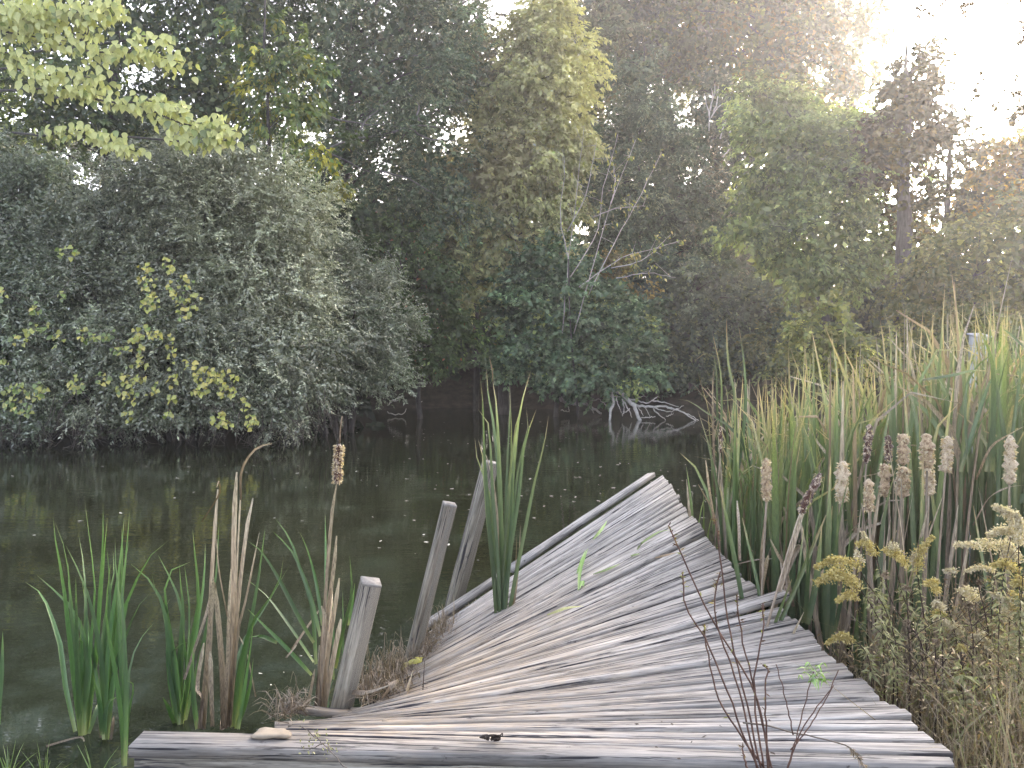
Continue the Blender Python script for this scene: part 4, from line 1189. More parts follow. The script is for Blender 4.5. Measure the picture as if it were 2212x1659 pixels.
# the long front board with its grey face board below
fl, fr = onz(277, 1612, .50), onz(2062, 1652, .50)
bl, br = onz(312, 1577, .50), onz(2050, 1634, .50)
plank(fl, fr, bl, br, 0.045, gap=0.002, nm='edge_board', warm=0.5, nseg=8)
P0, P1 = fl + np.array((0.012, 0.02, -0.05)), fr + np.array((-0.1, 0.02, -0.05))
dn, th = np.array((0, 0, -0.19)), np.array((0, 0.04, 0))
V = [P0, P1, P1 + dn, P0 + dn, P0 + th, P1 + th, P1 + dn + th, P0 + dn + th]
Lx = np.linalg.norm(P1 - P0)
G = [(0, 0, 0), (Lx, 0, 0), (Lx, .19, 0), (0, .19, 0), (0, 0, .04), (Lx, 0, .04), (Lx, .19, .04), (0, .19, .04)]
fascia = obj('face_board', V, [(0, 3, 2, 1), (4, 5, 6, 7), (0, 1, 5, 4), (2, 3, 7, 6), (0, 4, 7, 3), (1, 2, 6, 5)], M_POST, dock, {'grain': ('FLOAT_VECTOR', G), 'warm': ('FLOAT', [0] * 8)})
for x in (336, 376, 1240, 1290):
    c = P0 + (P1 - P0) * ((x - 285) / 1770.0) + np.array((0, -0.006, -0.058))
    V, f = tube_geo([c + np.array((0, 0.012, 0)), c, c + np.array((0, -0.004, 0))], [0.011, 0.011, 0.007], 8)
    obj('bolt', V, f, M_BOLT, fascia, smooth=True)
# stringers under the planks
for q in (0.12, 0.5, 0.9):
    pts = np.array([LK[i] * (1 - q) + RK[i] * q for i in range(len(RK))]) - np.array((0, 0, 0.10))
    P = spline(pts, 10)
    V, G = [], []
    for i, p in enumerate(P):
        for a, b in ((-.02, .05), (.02, .05), (.02, -.05), (-.02, -.05)):
            V.append(p + np.array((a, 0, b))); G.append((i * .4, a, b))
    f = [(i * 4 + j, i * 4 + (j + 1) % 4, i * 4 + 4 + (j + 1) % 4, i * 4 + 4 + j) for i in range(9) for j in range(4)] + [(3, 2, 1, 0), (36, 37, 38, 39)]
    obj('stringer', V, f, M_POST, dock, {'grain': ('FLOAT_VECTOR', G), 'warm': ('FLOAT', [0] * len(V))})

# loose broken boards lying across the sunken corner
def loose_board(label, a, b, d0, d1, w, th, tilt=0.0):
    A, B = at(*a, d0), at(*b, d1)
    e = nrm(np.cross(nrm(B - A), (0, 0, 1))); e = e if e[1] > 0 else -e
    e = nrm(e + np.array((0, 0, tilt)))
    o = plank(A, B, A + e * w, B + e * w, th, nm='broken_board', bow=-0.01, gap=0.002, parent=False)
    return tag(o, label, 'board', 'broken boards by the posts')


def plank_free(*a, **k): pass


_dock = dock
def loose(label, a, b, d0, d1, w, th, tilt=0.0):
    A, B = at(*a, d0), at(*b, d1)
    e = nrm(np.cross(nrm(B - A), (0, 0, 1))); e = e if e[1] > 0 else -e
    e = nrm(e + np.array((0, 0, tilt)))
    o = plank(A, B, A + e * w, B + e * w, th, nm='broken_board', bow=-0.01, gap=0.002)
    M = np.array(dock.location)
    o.parent = None
    o.location = dock.location
    return tag(o, label, 'board', 'broken boards by the posts')


loose('short grey broken board sticking out left past the nearest post', (610, 1521), (812, 1541), 3.55, 3.66, 0.09, 0.03, -0.25)
loose('thin dark broken board wedged between the nearest post and the straw', (757, 1530), (932, 1523), 3.66, 3.72, 0.05, 0.02, -0.3)
loose('pale split board end lying flat against the long front board', (596, 1580), (860, 1556), 3.27, 3.45, 0.10, 0.03)

# ------------------------------------------------------------------ posts
def post(label, top, base, wpx, d, extra=0.7, crack=False, yaw=0.3):
    T, B = at(*top, d), at(*base, d + 0.05)
    ax = nrm(T - B)
    B = B - ax * extra
    w = wpx / F * d / 2
    X = nrm(np.array((math.cos(yaw), math.sin(yaw), 0)) - ax * (ax @ np.array((math.cos(yaw), math.sin(yaw), 0))))
    Y = np.cross(ax, X)
    root = thing('dock_post', B, label, 'post', 'leaning posts of the broken dock')
    L = np.linalg.norm(T - B)
    prof = [(-1, -.95), (-.95, -1), (-.05, -1), (0, -.86 if crack else -1), (.05, -1), (.95, -1), (1, -.95), (1, .95), (.95, 1), (-.95, 1), (-1, .95)]
    V, G, Wm = [], [], []
    ns = 7
    for i in range(ns):
        u = i / (ns - 1)
        p = B + ax * L * u
        for a, b in prof:
            V.append(p + X * a * w + Y * b * w * 0.95); G.append((u * L, a * w + 3 * (a > .9), b * w)); Wm.append(max(0, 1 - u * 1.1))
    k = len(prof)
    f = [(i * k + j, i * k + (j + 1) % k, (i + 1) * k + (j + 1) % k, (i + 1) * k + j) for i in range(ns - 1) for j in range(k)]
    f += [tuple(range(k))[::-1]]
    obj('shaft', V, f, M_POST, root, {'grain': ('FLOAT_VECTOR', G), 'warm': ('FLOAT', Wm)})
    # sawn top, slightly oversailing where the fibres have spread
    V = []
    for z, s in ((-.004, 1.0), (.0, 1.012), (.006, 1.015), (.009, .97)):
        for a, b in prof: V.append(T + X * a * w * s + Y * b * w * 0.95 * s + ax * z)
    f = [(i * k + j, i * k + (j + 1) % k, (i + 1) * k + (j + 1) % k, (i + 1) * k + j) for i in range(3) for j in range(k)] + [tuple(3 * k + j for j in range(k)), tuple(range(k))[::-1]]
    obj('sawn_top', V, f, M_ENDGRAIN, root)
    return root


post('nearest grey post, short and leaning beside the dry cattail stalks', (801, 1258), (737, 1532), 42, 3.7)
post('middle leaning post with a long split down its face', (971, 1090), (880, 1462), 28, 4.55, crack=True, yaw=0.25)
post('farthest tall brown post leaning behind the green cattail clump', (1060, 1000), (970, 1345), 30, 5.85, yaw=0.35)

# ------------------------------------------------------------------ cattails
def blade(parent, P, width, wdir=None, mat=None, n=9, nm='leaf', **kw):
    P = np.asarray(P, float)
    if wdir is None:
        wdir = np.array((1.0, 0.25, 0)) + RNG.normal(size=3) * 0.35
    kw.setdefault('twist', RNG.normal(0, 0.7))
    V, f, t = ribbon_geo(spline(P, n), width, wdir, **kw)
    return obj(nm, V, f, mat or M_CATTAIL, parent, {'t': ('FLOAT', t)}, True)


def seed_head(parent, P0, P1, r, mat, fluffs=40, lumps=0.18, spike=0.12):
    ax = P1 - P0; L = np.linalg.norm(ax); ax = ax / L
    A = nrm(np.cross(ax, (0.2, 1, 0.1))); B = np.cross(ax, A)
    n, k = 15, 10
    V = []
    ph = RNG.uniform(0, 6, 4)
    for i in range(n):
        u = i / (n - 1)
        rr = r * (0.28 if i in (0, n - 1) else 1.0 - 0.25 * abs(u - 0.45) ** 2 * 4)
        for j in range(k):
            a = j / k * 2 * math.pi
            l = 1 + lumps * (math.sin(u * 17 + ph[0]) * 0.4 + math.sin(u * 31 + a * 2 + ph[1]) * 0.4 + RNG.normal(0, 0.45))
            V.append(P0 + ax * (L * u + RNG.normal(0, L * 0.008)) + (A * math.cos(a) + B * math.sin(a)) * rr * max(0.6, l))
    f = [(i * k + j, i * k + (j + 1) % k, (i + 1) * k + (j + 1) % k, (i + 1) * k + j) for i in range(n - 1) for j in range(k)] + [tuple(range(k))[::-1], tuple((n - 1) * k + j for j in range(k))]
    h = obj('seed_head', V, f, mat, parent, smooth=True)
    if fluffs:
        u = RNG.uniform(0.03, 0.97, fluffs * 9); a = RNG.uniform(0, 2 * math.pi, fluffs * 9)
        cu = RNG.uniform(0.05, 0.95, 5); keep = np.min(np.abs(u[:, None] - cu), axis=1) < 0.16
        u, a = u[keep], a[keep]
        Dr = A[None] * np.cos(a)[:, None] + B[None] * np.sin(a)[:, None]
        P = P0 + ax * (L * u)[:, None] + Dr * r * 0.85
        Dd = Dr + RNG.normal(size=P.shape) * 0.7
        V, Fq = leaf_geo(P, Dd, RNG.normal(size=P.shape), RNG.uniform(0.35, 0.9, len(P)) * r, RNG.uniform(0.25, 0.6, len(P)) * r, 0.2)
        o = obj('fluff', V, Fq, M_FLUFF, h, {'t': ('FLOAT', np.repeat(RNG.random(len(P)), 4))})
        o['kind'] = 'stuff'
    return h


def px_blades(root, specs, d, width, mat=None, jitter=0.15, **kw):
    for sp in specs:
        pts, w = sp[0], (sp[1] if len(sp) > 1 else 1.0)
        mt = sp[2] if len(sp) > 2 else mat
        d0, d1 = d + RNG.normal(0, 0.03), d + RNG.normal(0, jitter)
        P = [at(x, y, d0 + (d1 - d0) * i / (len(pts) - 1)) for i, (x, y) in enumerate(pts)]
        blade(root, P, width * w, mat=mt, **kw)


# the tall clump growing through the gap in the dock
zc = zoomer(950, 850, 2.212)
root = thing('cattail_plant', at(1078, 1382, 5.1), 'tall green cattail clump growing up through the gap in the dock', 'cattail')
Z = lambda L: [zc(*p) for p in L]
px_blades(root, [
    (Z([(590, 1560), (575, 1300), (545, 1000), (515, 600), (508, 330), (492, 150)]), 1.0), (Z([(600, 1560), (590, 1200), (560, 800), (545, 500), (520, 345), (475, 322)]), 1.0), (Z([(598, 1570), (600, 1200), (600, 800), (570, 450), (535, 250), (525, 100)]), 1.2),
    (Z([(600, 1560), (610, 1200), (600, 800), (585, 400), (570, 230), (558, 170)]), 1.3), (Z([(560, 180), (556, 120), (540, 40)]), 0.25, M_TANDARK), (Z([(610, 1560), (625, 1100), (635, 700), (650, 400), (655, 260), (650, 185)]), 1.1),
    (Z([(615, 1560), (630, 1200), (655, 800), (690, 450), (720, 280), (766, 118)]), 1.4), (Z([(620, 1560), (650, 1150), (700, 800), (730, 520), (770, 400), (797, 325)]), 1.1), (Z([(620, 1560), (650, 1100), (690, 700), (735, 480), (760, 380), (740, 315)]), 0.8),
    (Z([(625, 1560), (680, 1250), (730, 1000), (790, 700), (835, 530), (862, 360)]), 1.0), (Z([(585, 1560), (560, 1200), (530, 900), (510, 650), (500, 540), (480, 490)]), 0.9), (Z([(585, 1560), (570, 1250), (560, 950), (530, 740), (480, 620), (462, 480)]), 0.8),
    (Z([(605, 1570), (605, 1300), (590, 1000), (560, 700), (515, 560), (480, 495)]), 0.7, M_TAN), (Z([(650, 1540), (680, 1350), (700, 1150), (710, 950)]), 0.5, M_TAN), (Z([(640, 1550), (665, 1400), (680, 1250), (690, 1000)]), 0.5, M_TANDARK),
    (Z([(600, 1570), (612, 1300), (630, 1000), (650, 700), (690, 370), (712, 320)]), 0.7), (Z([(590, 1570), (580, 1350), (560, 1150), (535, 850)]), 1.1), (Z([(612, 1570), (630, 1300), (660, 1000), (668, 700), (690, 500)]), 1.1),
    (Z([(600, 1570), (615, 1250), (650, 850), (660, 500), (655, 300), (640, 450)]), 0.5)], 5.1, 0.027, M_CATTAIL_GREY, n=11, fold=0.3, taper=0.42)

# green clumps on the left shore
za = zoomer(0, 1050, 2.011)
Z = lambda L: [za(*p) for p in L]
root = thing('cattail_plant', onz(178, 1590, 0.0), 'young green cattail clump standing in open water, farthest from the dock', 'cattail')
px_blades(root, [(Z(l),) for l in (
    [(395, 1500), (350, 1100), (310, 750), (275, 560), (260, 420)], [(400, 1500), (390, 1200), (345, 800), (320, 600), (265, 440)], [(370, 1480), (320, 1250), (295, 1050), (235, 870), (200, 800), (122, 745)], [(400, 1490), (430, 1150), (380, 920), (280, 800), (178, 710)],
    [(410, 1500), (420, 1100), (420, 800), (405, 620), (385, 510)], [(415, 1500), (440, 1100), (465, 800), (440, 550), (415, 340)], [(420, 1500), (470, 1150), (490, 800), (505, 560), (506, 355)], [(425, 1500), (460, 1200), (500, 750), (515, 560), (528, 430)],
    [(405, 1500), (385, 1250), (360, 1000), (340, 800), (335, 640)], [(400, 1500), (385, 1300), (375, 950), (372, 720)], [(410, 1500), (400, 1200), (400, 1000), (392, 1060), (403, 910)], [(430, 1500), (480, 1360), (490, 1330)], [(415, 1500), (440, 1250), (440, 1080), (425, 920)], [(402, 1500), (370, 1200), (360, 1060)])], onz(178, 1590, 0)[1], 0.024, M_CATTAIL_YOUNG, fold=0.3, taper=0.5)
root = thing('cattail_plant', onz(232, 1602, 0.0), 'young green cattail clump in shallow water, middle of the open-water clumps', 'cattail')
px_blades(root, [(Z(l),) for l in (
    [(510, 1520), (480, 1250), (440, 1000), (400, 720)], [(515, 1520), (500, 1200), (520, 900), (560, 700), (555, 590)], [(515, 1520), (530, 1100), (560, 850), (590, 650), (610, 420)], [(520, 1520), (560, 1150), (600, 800), (620, 600), (638, 380)],
    [(520, 1520), (545, 1100), (600, 700), (600, 560), (595, 470)], [(510, 1520), (520, 1100), (540, 800), (525, 580)], [(525, 1520), (560, 1200), (620, 850), (690, 700), (760, 590), (835, 535)], [(525, 1520), (560, 1200), (640, 950), (690, 850), (738, 800)],
    [(520, 1520), (500, 1150), (430, 800), (320, 560)], [(510, 1520), (525, 1350), (575, 1310)], [(500, 1500), (490, 1350), (455, 1200)])], onz(232, 1602, 0)[1], 0.024, M_CATTAIL_YOUNG, fold=0.3, taper=0.5)
px_blades(root, [(Z([(498, 1510), (495, 1430), (488, 1400)]), 0.7, M_TANDARK), (Z([(545, 1520), (555, 1440), (560, 1400)]), 0.5, M_TANDARK)], onz(232, 1602, 0)[1], 0.03)
root = thing('cattail_plant', onz(272, 1660, 0.06), 'young green cattail clump against the left end of the front board', 'cattail')
px_blades(root, [(Z(l),) for l in (
    [(612, 1650), (600, 1400), (605, 1000), (570, 700), (565, 520)], [(615, 1650), (620, 1350), (610, 1000), (600, 750), (635, 540)], [(612, 1650), (630, 1400), (655, 1280), (648, 1235), (625, 1230)], [(605, 1650), (595, 1400), (560, 1150), (520, 900), (545, 650)],
    [(615, 1650), (625, 1400), (640, 1150), (700, 1010), (760, 940)], [(610, 1650), (605, 1350), (585, 1000), (580, 780), (600, 560)])], onz(272, 1660, 0.06)[1], 0.020, M_CATTAIL_YOUNG, fold=0.3, taper=0.6)
root = thing('cattail_plant', onz(395, 1560, 0.0), 'leafy green cattail clump just left of the dry broken stalks', 'cattail')
px_blades(root, [(Z(l),) for l in (
    [(870, 1450), (830, 1200), (820, 950), (760, 770), (640, 655)], [(870, 1450), (840, 1150), (825, 900), (775, 830), (745, 705)], [(880, 1450), (880, 1150), (895, 900), (850, 760), (775, 610)], [(880, 1450), (890, 1150), (900, 900), (890, 800), (880, 655)],
    [(890, 1450), (930, 1100), (975, 850), (960, 650), (945, 480)], [(895, 1450), (960, 1000), (1000, 750), (1008, 550)], [(875, 1450), (830, 1180), (815, 1060)], [(880, 1450), (870, 1250), (860, 1120)], [(890, 1450), (920, 1220), (905, 1050), (900, 970)],
    [(895, 1450), (910, 1200), (930, 900), (905, 660)], [(880, 1450), (860, 1250), (850, 1080), (950, 1035)], [(870, 1450), (850, 1100), (800, 900), (835, 825)], [(905, 1450), (950, 1250), (1050, 800), (1075, 460)], [(885, 1450), (870, 1200), (810, 750), (940, 645)], [(860, 1450), (830, 1370), (798, 1310)])], onz(395, 1560, 0)[1], 0.024, M_CATTAIL_YOUNG, fold=0.3, taper=0.5)

zb = zoomer(450, 1000, 1.8967)
Z = lambda L: [zb(*p) for p in L]
root = thing('cattail_plant', onz(470, 1575, 0.05), 'dry broken cattail stalks, pale and split, between the green clumps', 'cattail')
DS = onz(470, 1575, 0.05)[1]
px_blades(root, [(Z([(70, 1480), (110, 1100), (125, 800), (145, 500), (155, 370)]), 1.2), (Z([(80, 1480), (110, 1150), (125, 900), (135, 780)]), 2.2), (Z([(185, 1480), (175, 1200), (160, 1000), (140, 800)]), 2.0), (Z([(0, 1250), (50, 1100), (100, 950), (130, 830)]), 0.9),
    (Z([(190, 1470), (210, 1150), (225, 800), (232, 480), (243, 290)]), 1.6), (Z([(200, 1470), (225, 1100), (245, 700), (262, 350)]), 1.0), (Z([(205, 1470), (240, 1000), (270, 700), (300, 480), (318, 410)]), 1.2), (Z([(210, 1460), (245, 1050), (280, 900), (320, 720), (348, 570)]), 1.2),
    (Z([(180, 1470), (200, 1200), (205, 980), (215, 740)]), 1.6), (Z([(130, 1470), (125, 1300), (120, 1120)]), 1.4), (Z([(175, 1480), (185, 1380), (190, 1300)]), 1.6), (Z([(200, 960), (160, 740), (150, 600)]), 0.5), (Z([(330, 1330), (290, 1130), (250, 1040)]), 0.5),
    (Z([(90, 1480), (95, 1350), (60, 1290), (90, 1080)]), 1.3)], DS, 0.016, M_TAN, fold=0.35, taper=0.12, tip=0.35, base=1.0)
px_blades(root, [(Z([(262, 420), (262, 300), (290, 230), (340, 175), (405, 158)]), 0.8), (Z([(80, 520), (140, 430), (165, 380), (160, 330), (150, 360)]), 0.5)], DS, 0.016, M_TANDARK, fold=0.3, taper=0.2, tip=0.4)
px_blades(root, [(Z(l),) for l in ([(230, 1470), (250, 1250), (310, 1000), (430, 820), (460, 680)], [(240, 1470), (270, 1200), (340, 800), (375, 540)], [(250, 1480), (300, 1150), (320, 980)], [(220, 1470), (215, 1300), (270, 1080), (360, 940), (490, 715)], [(240, 1480), (300, 1300), (320, 1150)], [(60, 1480), (40, 1300), (40, 1100)])], DS, 0.026, M_CATTAIL_YOUNG, fold=0.3, taper=0.6)

root = thing('cattail_plant', onz(690, 1560, 0.05), 'cattail with ragged brown seed head on a dry stalk left of the nearest post', 'cattail')
DS = 3.9
px_blades(root, [(Z([(605, 1420), (640, 1050), (665, 700), (690, 420), (705, 345)]), 0.9), (Z([(615, 1420), (650, 1050), (690, 750), (705, 585)]), 1.2), (Z([(630, 1420), (670, 1100), (700, 900), (718, 780)]), 1.1), (Z([(620, 1420), (640, 1100), (650, 930), (635, 910)]), 1.2),
    (Z([(640, 1420), (680, 1200), (720, 1000), (725, 970)]), 1.5), (Z([(600, 1420), (620, 1250), (625, 1090)]), 1.5), (Z([(500, 1110), (560, 1020), (630, 920)]), 0.7), (Z([(615, 1420), (650, 1150), (680, 900), (685, 820)]), 1.3), (Z([(470, 1150), (520, 1090)]), 0.5), (Z([(560, 1420), (590, 1280), (605, 1200)]), 1.1)], DS, 0.018, M_TAN, fold=0.35, taper=0.12, tip=0.35, base=1.0)
px_blades(root, [(Z(l), w) for l, w in (([(610, 1180), (590, 900), (530, 720), (490, 600), (418, 500)], 1), ([(630, 1050), (580, 850), (500, 660), (405, 560)], .9), ([(640, 1000), (610, 800), (570, 650), (530, 560)], .9), ([(655, 1100), (655, 700), (652, 480)], .9), ([(600, 1080), (540, 980), (430, 770), (350, 650), (290, 605)], .9),
    ([(600, 1170), (500, 1020), (380, 860), (280, 780)], 1), ([(590, 1230), (480, 1110), (380, 1010), (290, 920)], .9), ([(720, 1350), (735, 1100), (733, 830)], .5), ([(700, 1200), (740, 1000), (775, 850), (765, 670)], .9), ([(760, 1000), (780, 880), (790, 800)], .7), ([(690, 1250), (690, 1000), (680, 780)], .8), ([(660, 1400), (670, 1300), (700, 1230)], .6), ([(430, 1080), (360, 1050), (295, 1055)], .9))], DS + 0.1, 0.022, M_CATTAIL_YOUNG, fold=0.3, taper=0.5)
seed_head(root, at(*zb(706, 345), DS), at(*zb(718, 160), DS), 0.021, M_HEAD_BROWN, 60, 0.35)
V, f = tube_geo(spline([at(*zb(718, 160), DS), at(*zb(722, 90), DS), at(*zb(730, 30), DS)], 6), [0.005, 0.003], 5)
obj('spike', V, f, M_TANDARK, root, {'t': ('FLOAT', np.linspace(0, 1, len(V)))})

root = thing('cattail_plant', onz(-6, 1560, 0), 'single green cattail blade standing at the very edge of the water', 'cattail')
px_blades(root, [([(-8, 1600), (-2, 1500), (4, 1440), (6, 1362)],), ([(-14, 1600), (-12, 1500), (-20, 1380)],)], onz(-6, 1560, 0)[1], 0.03, M_CATTAIL_YOUNG)
root = thing('cattail_plant', at(1497, 1170, 6.3) * np.array((1, 1, 0)), 'lone bright green blades beside the raised tip of the dock', 'cattail')
px_blades(root, [([(1496, 1250), (1495, 1130), (1490, 1060), (1482, 1005)], 1.2), ([(1515, 1240), (1520, 1130), (1519, 1050)], .8), ([(1525, 1250), (1530, 1150), (1545, 1090)], .7), ([(1512, 1250), (1508, 1150), (1520, 1080), (1532, 1075)], .6)], 6.4, 0.03, M_GRASS)

# the dense stand right of the dock
def stand_plant(name, X, Y, label, H, nl, group, dry=0.2, width=0.035, mat=None):
    gz = min(0.02, float(ground_z(X, Y)))
    root = thing(name, (X, Y, gz), label, 'cattail', group)
    for k in range(nl):
        h = H * RNG.uniform(0.86, 1.10)
        az = RNG.uniform(0, 2 * math.pi)
        lean = abs(RNG.normal(0, 0.085)) * h
        dirv = np.array((math.cos(az), math.sin(az), 0))
        b = np.array((X, Y, gz - 0.05)) + RNG.normal(size=3) * np.array((0.035, 0.035, 0))
        is_dry = RNG.random() < dry
        u = np.linspace(0, 1, 10)
        P = b + np.array((0, 0, 1.0)) * (h * u)[:, None] + dirv * (lean * u ** 1.8)[:, None]
        typ = RNG.random()
        if typ < 0.5:      # the tip arches over
            st_ = RNG.uniform(0.6, 0.85); amp = RNG.uniform(0.5, 1.5)
            q = np.clip((u - st_) / (1 - st_), 0, 1)
            P = P + dirv * (0.17 * amp * q ** 1.3)[:, None] * (h / 2) - np.array((0, 0, 1.0)) * (0.22 * amp * q ** 2.0 * h / 2)[:, None]
        elif typ < 0.58 or (is_dry and typ < 0.75):    # broken part way
            q = np.clip((u - RNG.uniform(0.45, 0.7)) / 0.3, 0, 1.4)
            P = P + dirv * (0.30 * q)[:, None] - np.array((0, 0, 1.0)) * (0.42 * q ** 1.4)[:, None]
        w = width * RNG.uniform(0.7, 1.25)
        if is_dry:
            blade(root, P, w * 0.9, wdir=RNG.normal(size=3) * np.array((1, 0.6, 0.1)), mat=M_TAN if RNG.random() < 0.6 else M_TANDARK, n=10, fold=0.35, taper=0.2, tip=0.2, base=1.0)
        else:
            blade(root, P, w, wdir=RNG.normal(size=3) * np.array((1, 0.55, 0.1)), mat=mat or M_CATTAIL, n=10, fold=0.28, taper=0.30)
    return root


rail = lambda Y: np.interp(Y, RK[:, 1], RK[:, 0])
spots = []
tries = 0
while len(spots) < 125 and tries < 4000:
    tries += 1
    Y = RNG.uniform(4.9, 8.6)
    lo = max(0.262 * Y + 0.08, rail(Y) + 0.14)
    X = RNG.uniform(lo, 0.70 * Y)
    if X < lo + 0.3 and RNG.random() < 0.2: continue
    if all((X - a) ** 2 + (Y - b) ** 2 > 0.14 ** 2 for a, b in spots): spots.append((X, Y))
for X, Y in spots:
    ytop = 690 + RNG.uniform(-15, 70) + (60 if X < 0.29 * Y + 0.1 else 0) * RNG.random()
    H = 2.0 + (771 - ytop) / F * Y
    a_ = X / Y
    col_ = 'beside open water' if a_ < 0.36 else ('in the middle of the stand' if a_ < 0.52 else 'on the goldenrod side')
    row_ = 'front row cattail' if Y < 5.9 else ('mid-row cattail' if Y < 7.3 else 'rearmost cattail')
    stand_plant('cattail_plant', X, Y, f'{row_} of the dense green stand, {col_}', H + 0.22, RNG.integers(6, 9), 'green cattails of the dense stand', 0.17)
# a few blades that arch out far over the water and across the right edge
z6 = zoomer(1650, 650, 2.592)
root = thing('cattail_plant', at(1560, 1180, 6.2) * np.array((1, 1, 0)), 'outermost cattail of the stand, one long yellow blade bent over the water', 'cattail')
Z = lambda L: [z6(*p) for p in L]
px_blades(root, [(Z([(480, 1400), (440, 1150), (330, 1010), (200, 930), (90, 855), (0, 840)]), 1.2), (Z([(250, 1450), (235, 1000), (235, 700), (250, 640)]), .6, M_TAN), (Z([(270, 1400), (260, 800), (250, 600), (215, 545), (165, 560), (110, 605)]), 1), (Z([(270, 1400), (290, 900), (280, 650), (230, 420)]), 1),
    (Z([(300, 1400), (330, 900), (310, 750), (260, 735), (195, 745)]), .7), (Z([(350, 1400), (380, 900), (330, 600), (320, 320)]), 1), (Z([(380, 1400), (440, 900), (430, 600), (395, 365)]), 1.1), (Z([(240, 1400), (240, 1100), (270, 960), (170, 1080)]), .5, M_TAN)], 6.2, 0.03, M_CATTAIL, n=12)
root = thing('cattail_plant', at(2150, 1200, 4.6) * np.array((1, 1, 0)), 'cattail with long yellow blades crossing in front of the nest box', 'cattail')
px_blades(root, [(Z([(1800, 1300), (1980, 750), (2080, 620), (2210, 575)]), 1), (Z([(1560, 720), (1750, 690), (1880, 660), (1990, 665)]), .9), (Z([(2000, 1300), (2010, 700), (1960, 480), (1880, 345)]), 1), (Z([(1960, 1300), (2020, 900), (2120, 500), (2210, 440)]), 1), (Z([(2100, 1300), (2150, 900), (2180, 600), (2090, 400), (2030, 395)]), .9),
    (Z([(1850, 1300), (1830, 900), (1860, 700), (2000, 560), (2150, 560)]), .8), (Z([(2120, 1300), (2020, 700), (2005, 420), (1955, 295)]), 1), (Z([(1900, 1350), (1990, 1150), (2100, 1070), (2210, 1010)]), .5, M_TAN), (Z([(1880, 1640), (1980, 1470), (2100, 1400), (2210, 1385)]), .5, M_TAN), (Z([(2210, 520), (2130, 440), (2060, 390)]), .9)], 4.7, 0.028, M_CATTAIL, n=12)

HEADS = [((830, 1200), (830, 1010), 9, 6.0, 'b', 'thin dark brown cattail head deep in the green stand', 1300),
         ((572, 1490), (572, 1215), 24, 4.6, 't', 'fluffy tan cattail head standing alone nearest the dock side of the stand', 1660),
         ((785, 1565), (915, 1310), 22, 4.3, 'b', 'leaning reddish cattail head shedding white tufts', 1660),
         ((1048, 1500), (1060, 1235), 30, 4.5, 'p', 'whitish shaggy cattail head right of the leaning one', 1660),
         ((1205, 1250), (1225, 1000), 20, 4.9, 'b', 'slim brown cattail head with a pale blade curling over it', 1660),
         ((1222, 1555), (1222, 1345), 24, 4.4, 't', 'short low tan cattail head under the slim brown one', 1660),
         ((1345, 1240), (1345, 1070), 20, 4.9, 'b', 'dark grey-brown cattail head between the slim and the broad ones', 1660),
         ((1322, 1460), (1325, 1250), 26, 4.7, 't', 'fraying grey cattail head just under the dark grey-brown one', 1660),
         ((1440, 1260), (1440, 1060), 28, 4.9, 't', 'mottled cattail head partly hidden by a green blade', 1660),
         ((1425, 1470), (1445, 1270), 32, 4.6, 't', 'wide shaggy cattail head below the mottled one', 1660),
         ((1590, 1290), (1585, 1060), 34, 4.4, 't', 'broadest pinkish-tan cattail head of the row', 1660),
         ((1600, 1450), (1600, 1285), 28, 4.5, 'p', 'pale ragged cattail head right under the broadest one', 1660),
         ((1705, 1305), (1722, 1075), 28, 4.7, 'p', 'pale bent-tipped cattail head right of the broadest one', 1660),
         ((2110, 1380), (2120, 1070), 28, 4.5, 'p', 'long woolly cattail head near the picture edge', 1700),
         ((280, 1185), (285, 1010), 10, 6.0, 'b', 'narrow dark cattail head at the water side of the stand', 1400)]
for b, t, wz, d, kind, label, zyb in HEADS:
    d = d * 0.98
    P0, P1 = at(*z6(*b), d), at(*z6(*t), d)
    lean = (P0 - P1) / np.linalg.norm(P0 - P1)
    foot = np.array((P0[0] + lean[0] * P0[2] * 0.6 + RNG.normal(0, 0.03), P0[1] + 0.03, 0.0))
    root = thing('cattail_plant', foot, label, 'cattail', 'cattails with seed heads')
    V, f = tube_geo(spline([foot - np.array((0, 0, 0.05)), (foot + P0) / 2 + RNG.normal(size=3) * 0.01, P0, P1], 10), [0.010, 0.007, 0.005], 6)
    obj('stalk', V, f, M_TAN, root, {'t': ('FLOAT', np.repeat(np.linspace(0, 1, 10), 6))}, True)
    r = wz / 2.592 * 0.8848 / F * d * 1.02
    seed_head(root, P0, P1, r, {'b': M_HEAD_BROWN, 't': M_HEAD_TAN, 'p': M_HEAD_PALE}[kind], 34 if kind != 'b' else 18, 0.58)
    for k in range(3):
        h = P0[2] * RNG.uniform(0.55, 1.15)
        e = foot + (P0 - foot) * (h / max(0.3, P0[2])) + RNG.normal(size=3) * np.array((0.12, 0.12, 0.02))
        blade(root, [foot + RNG.normal(size=3) * 0.02, (foot + e) / 2 + RNG.normal(size=3) * 0.03, e], 0.022 * RNG.uniform(0.7, 1.5), mat=M_TAN if RNG.random() < 0.75 else M_CATTAIL, fold=0.35, taper=0.2, tip=0.15, base=1.0)

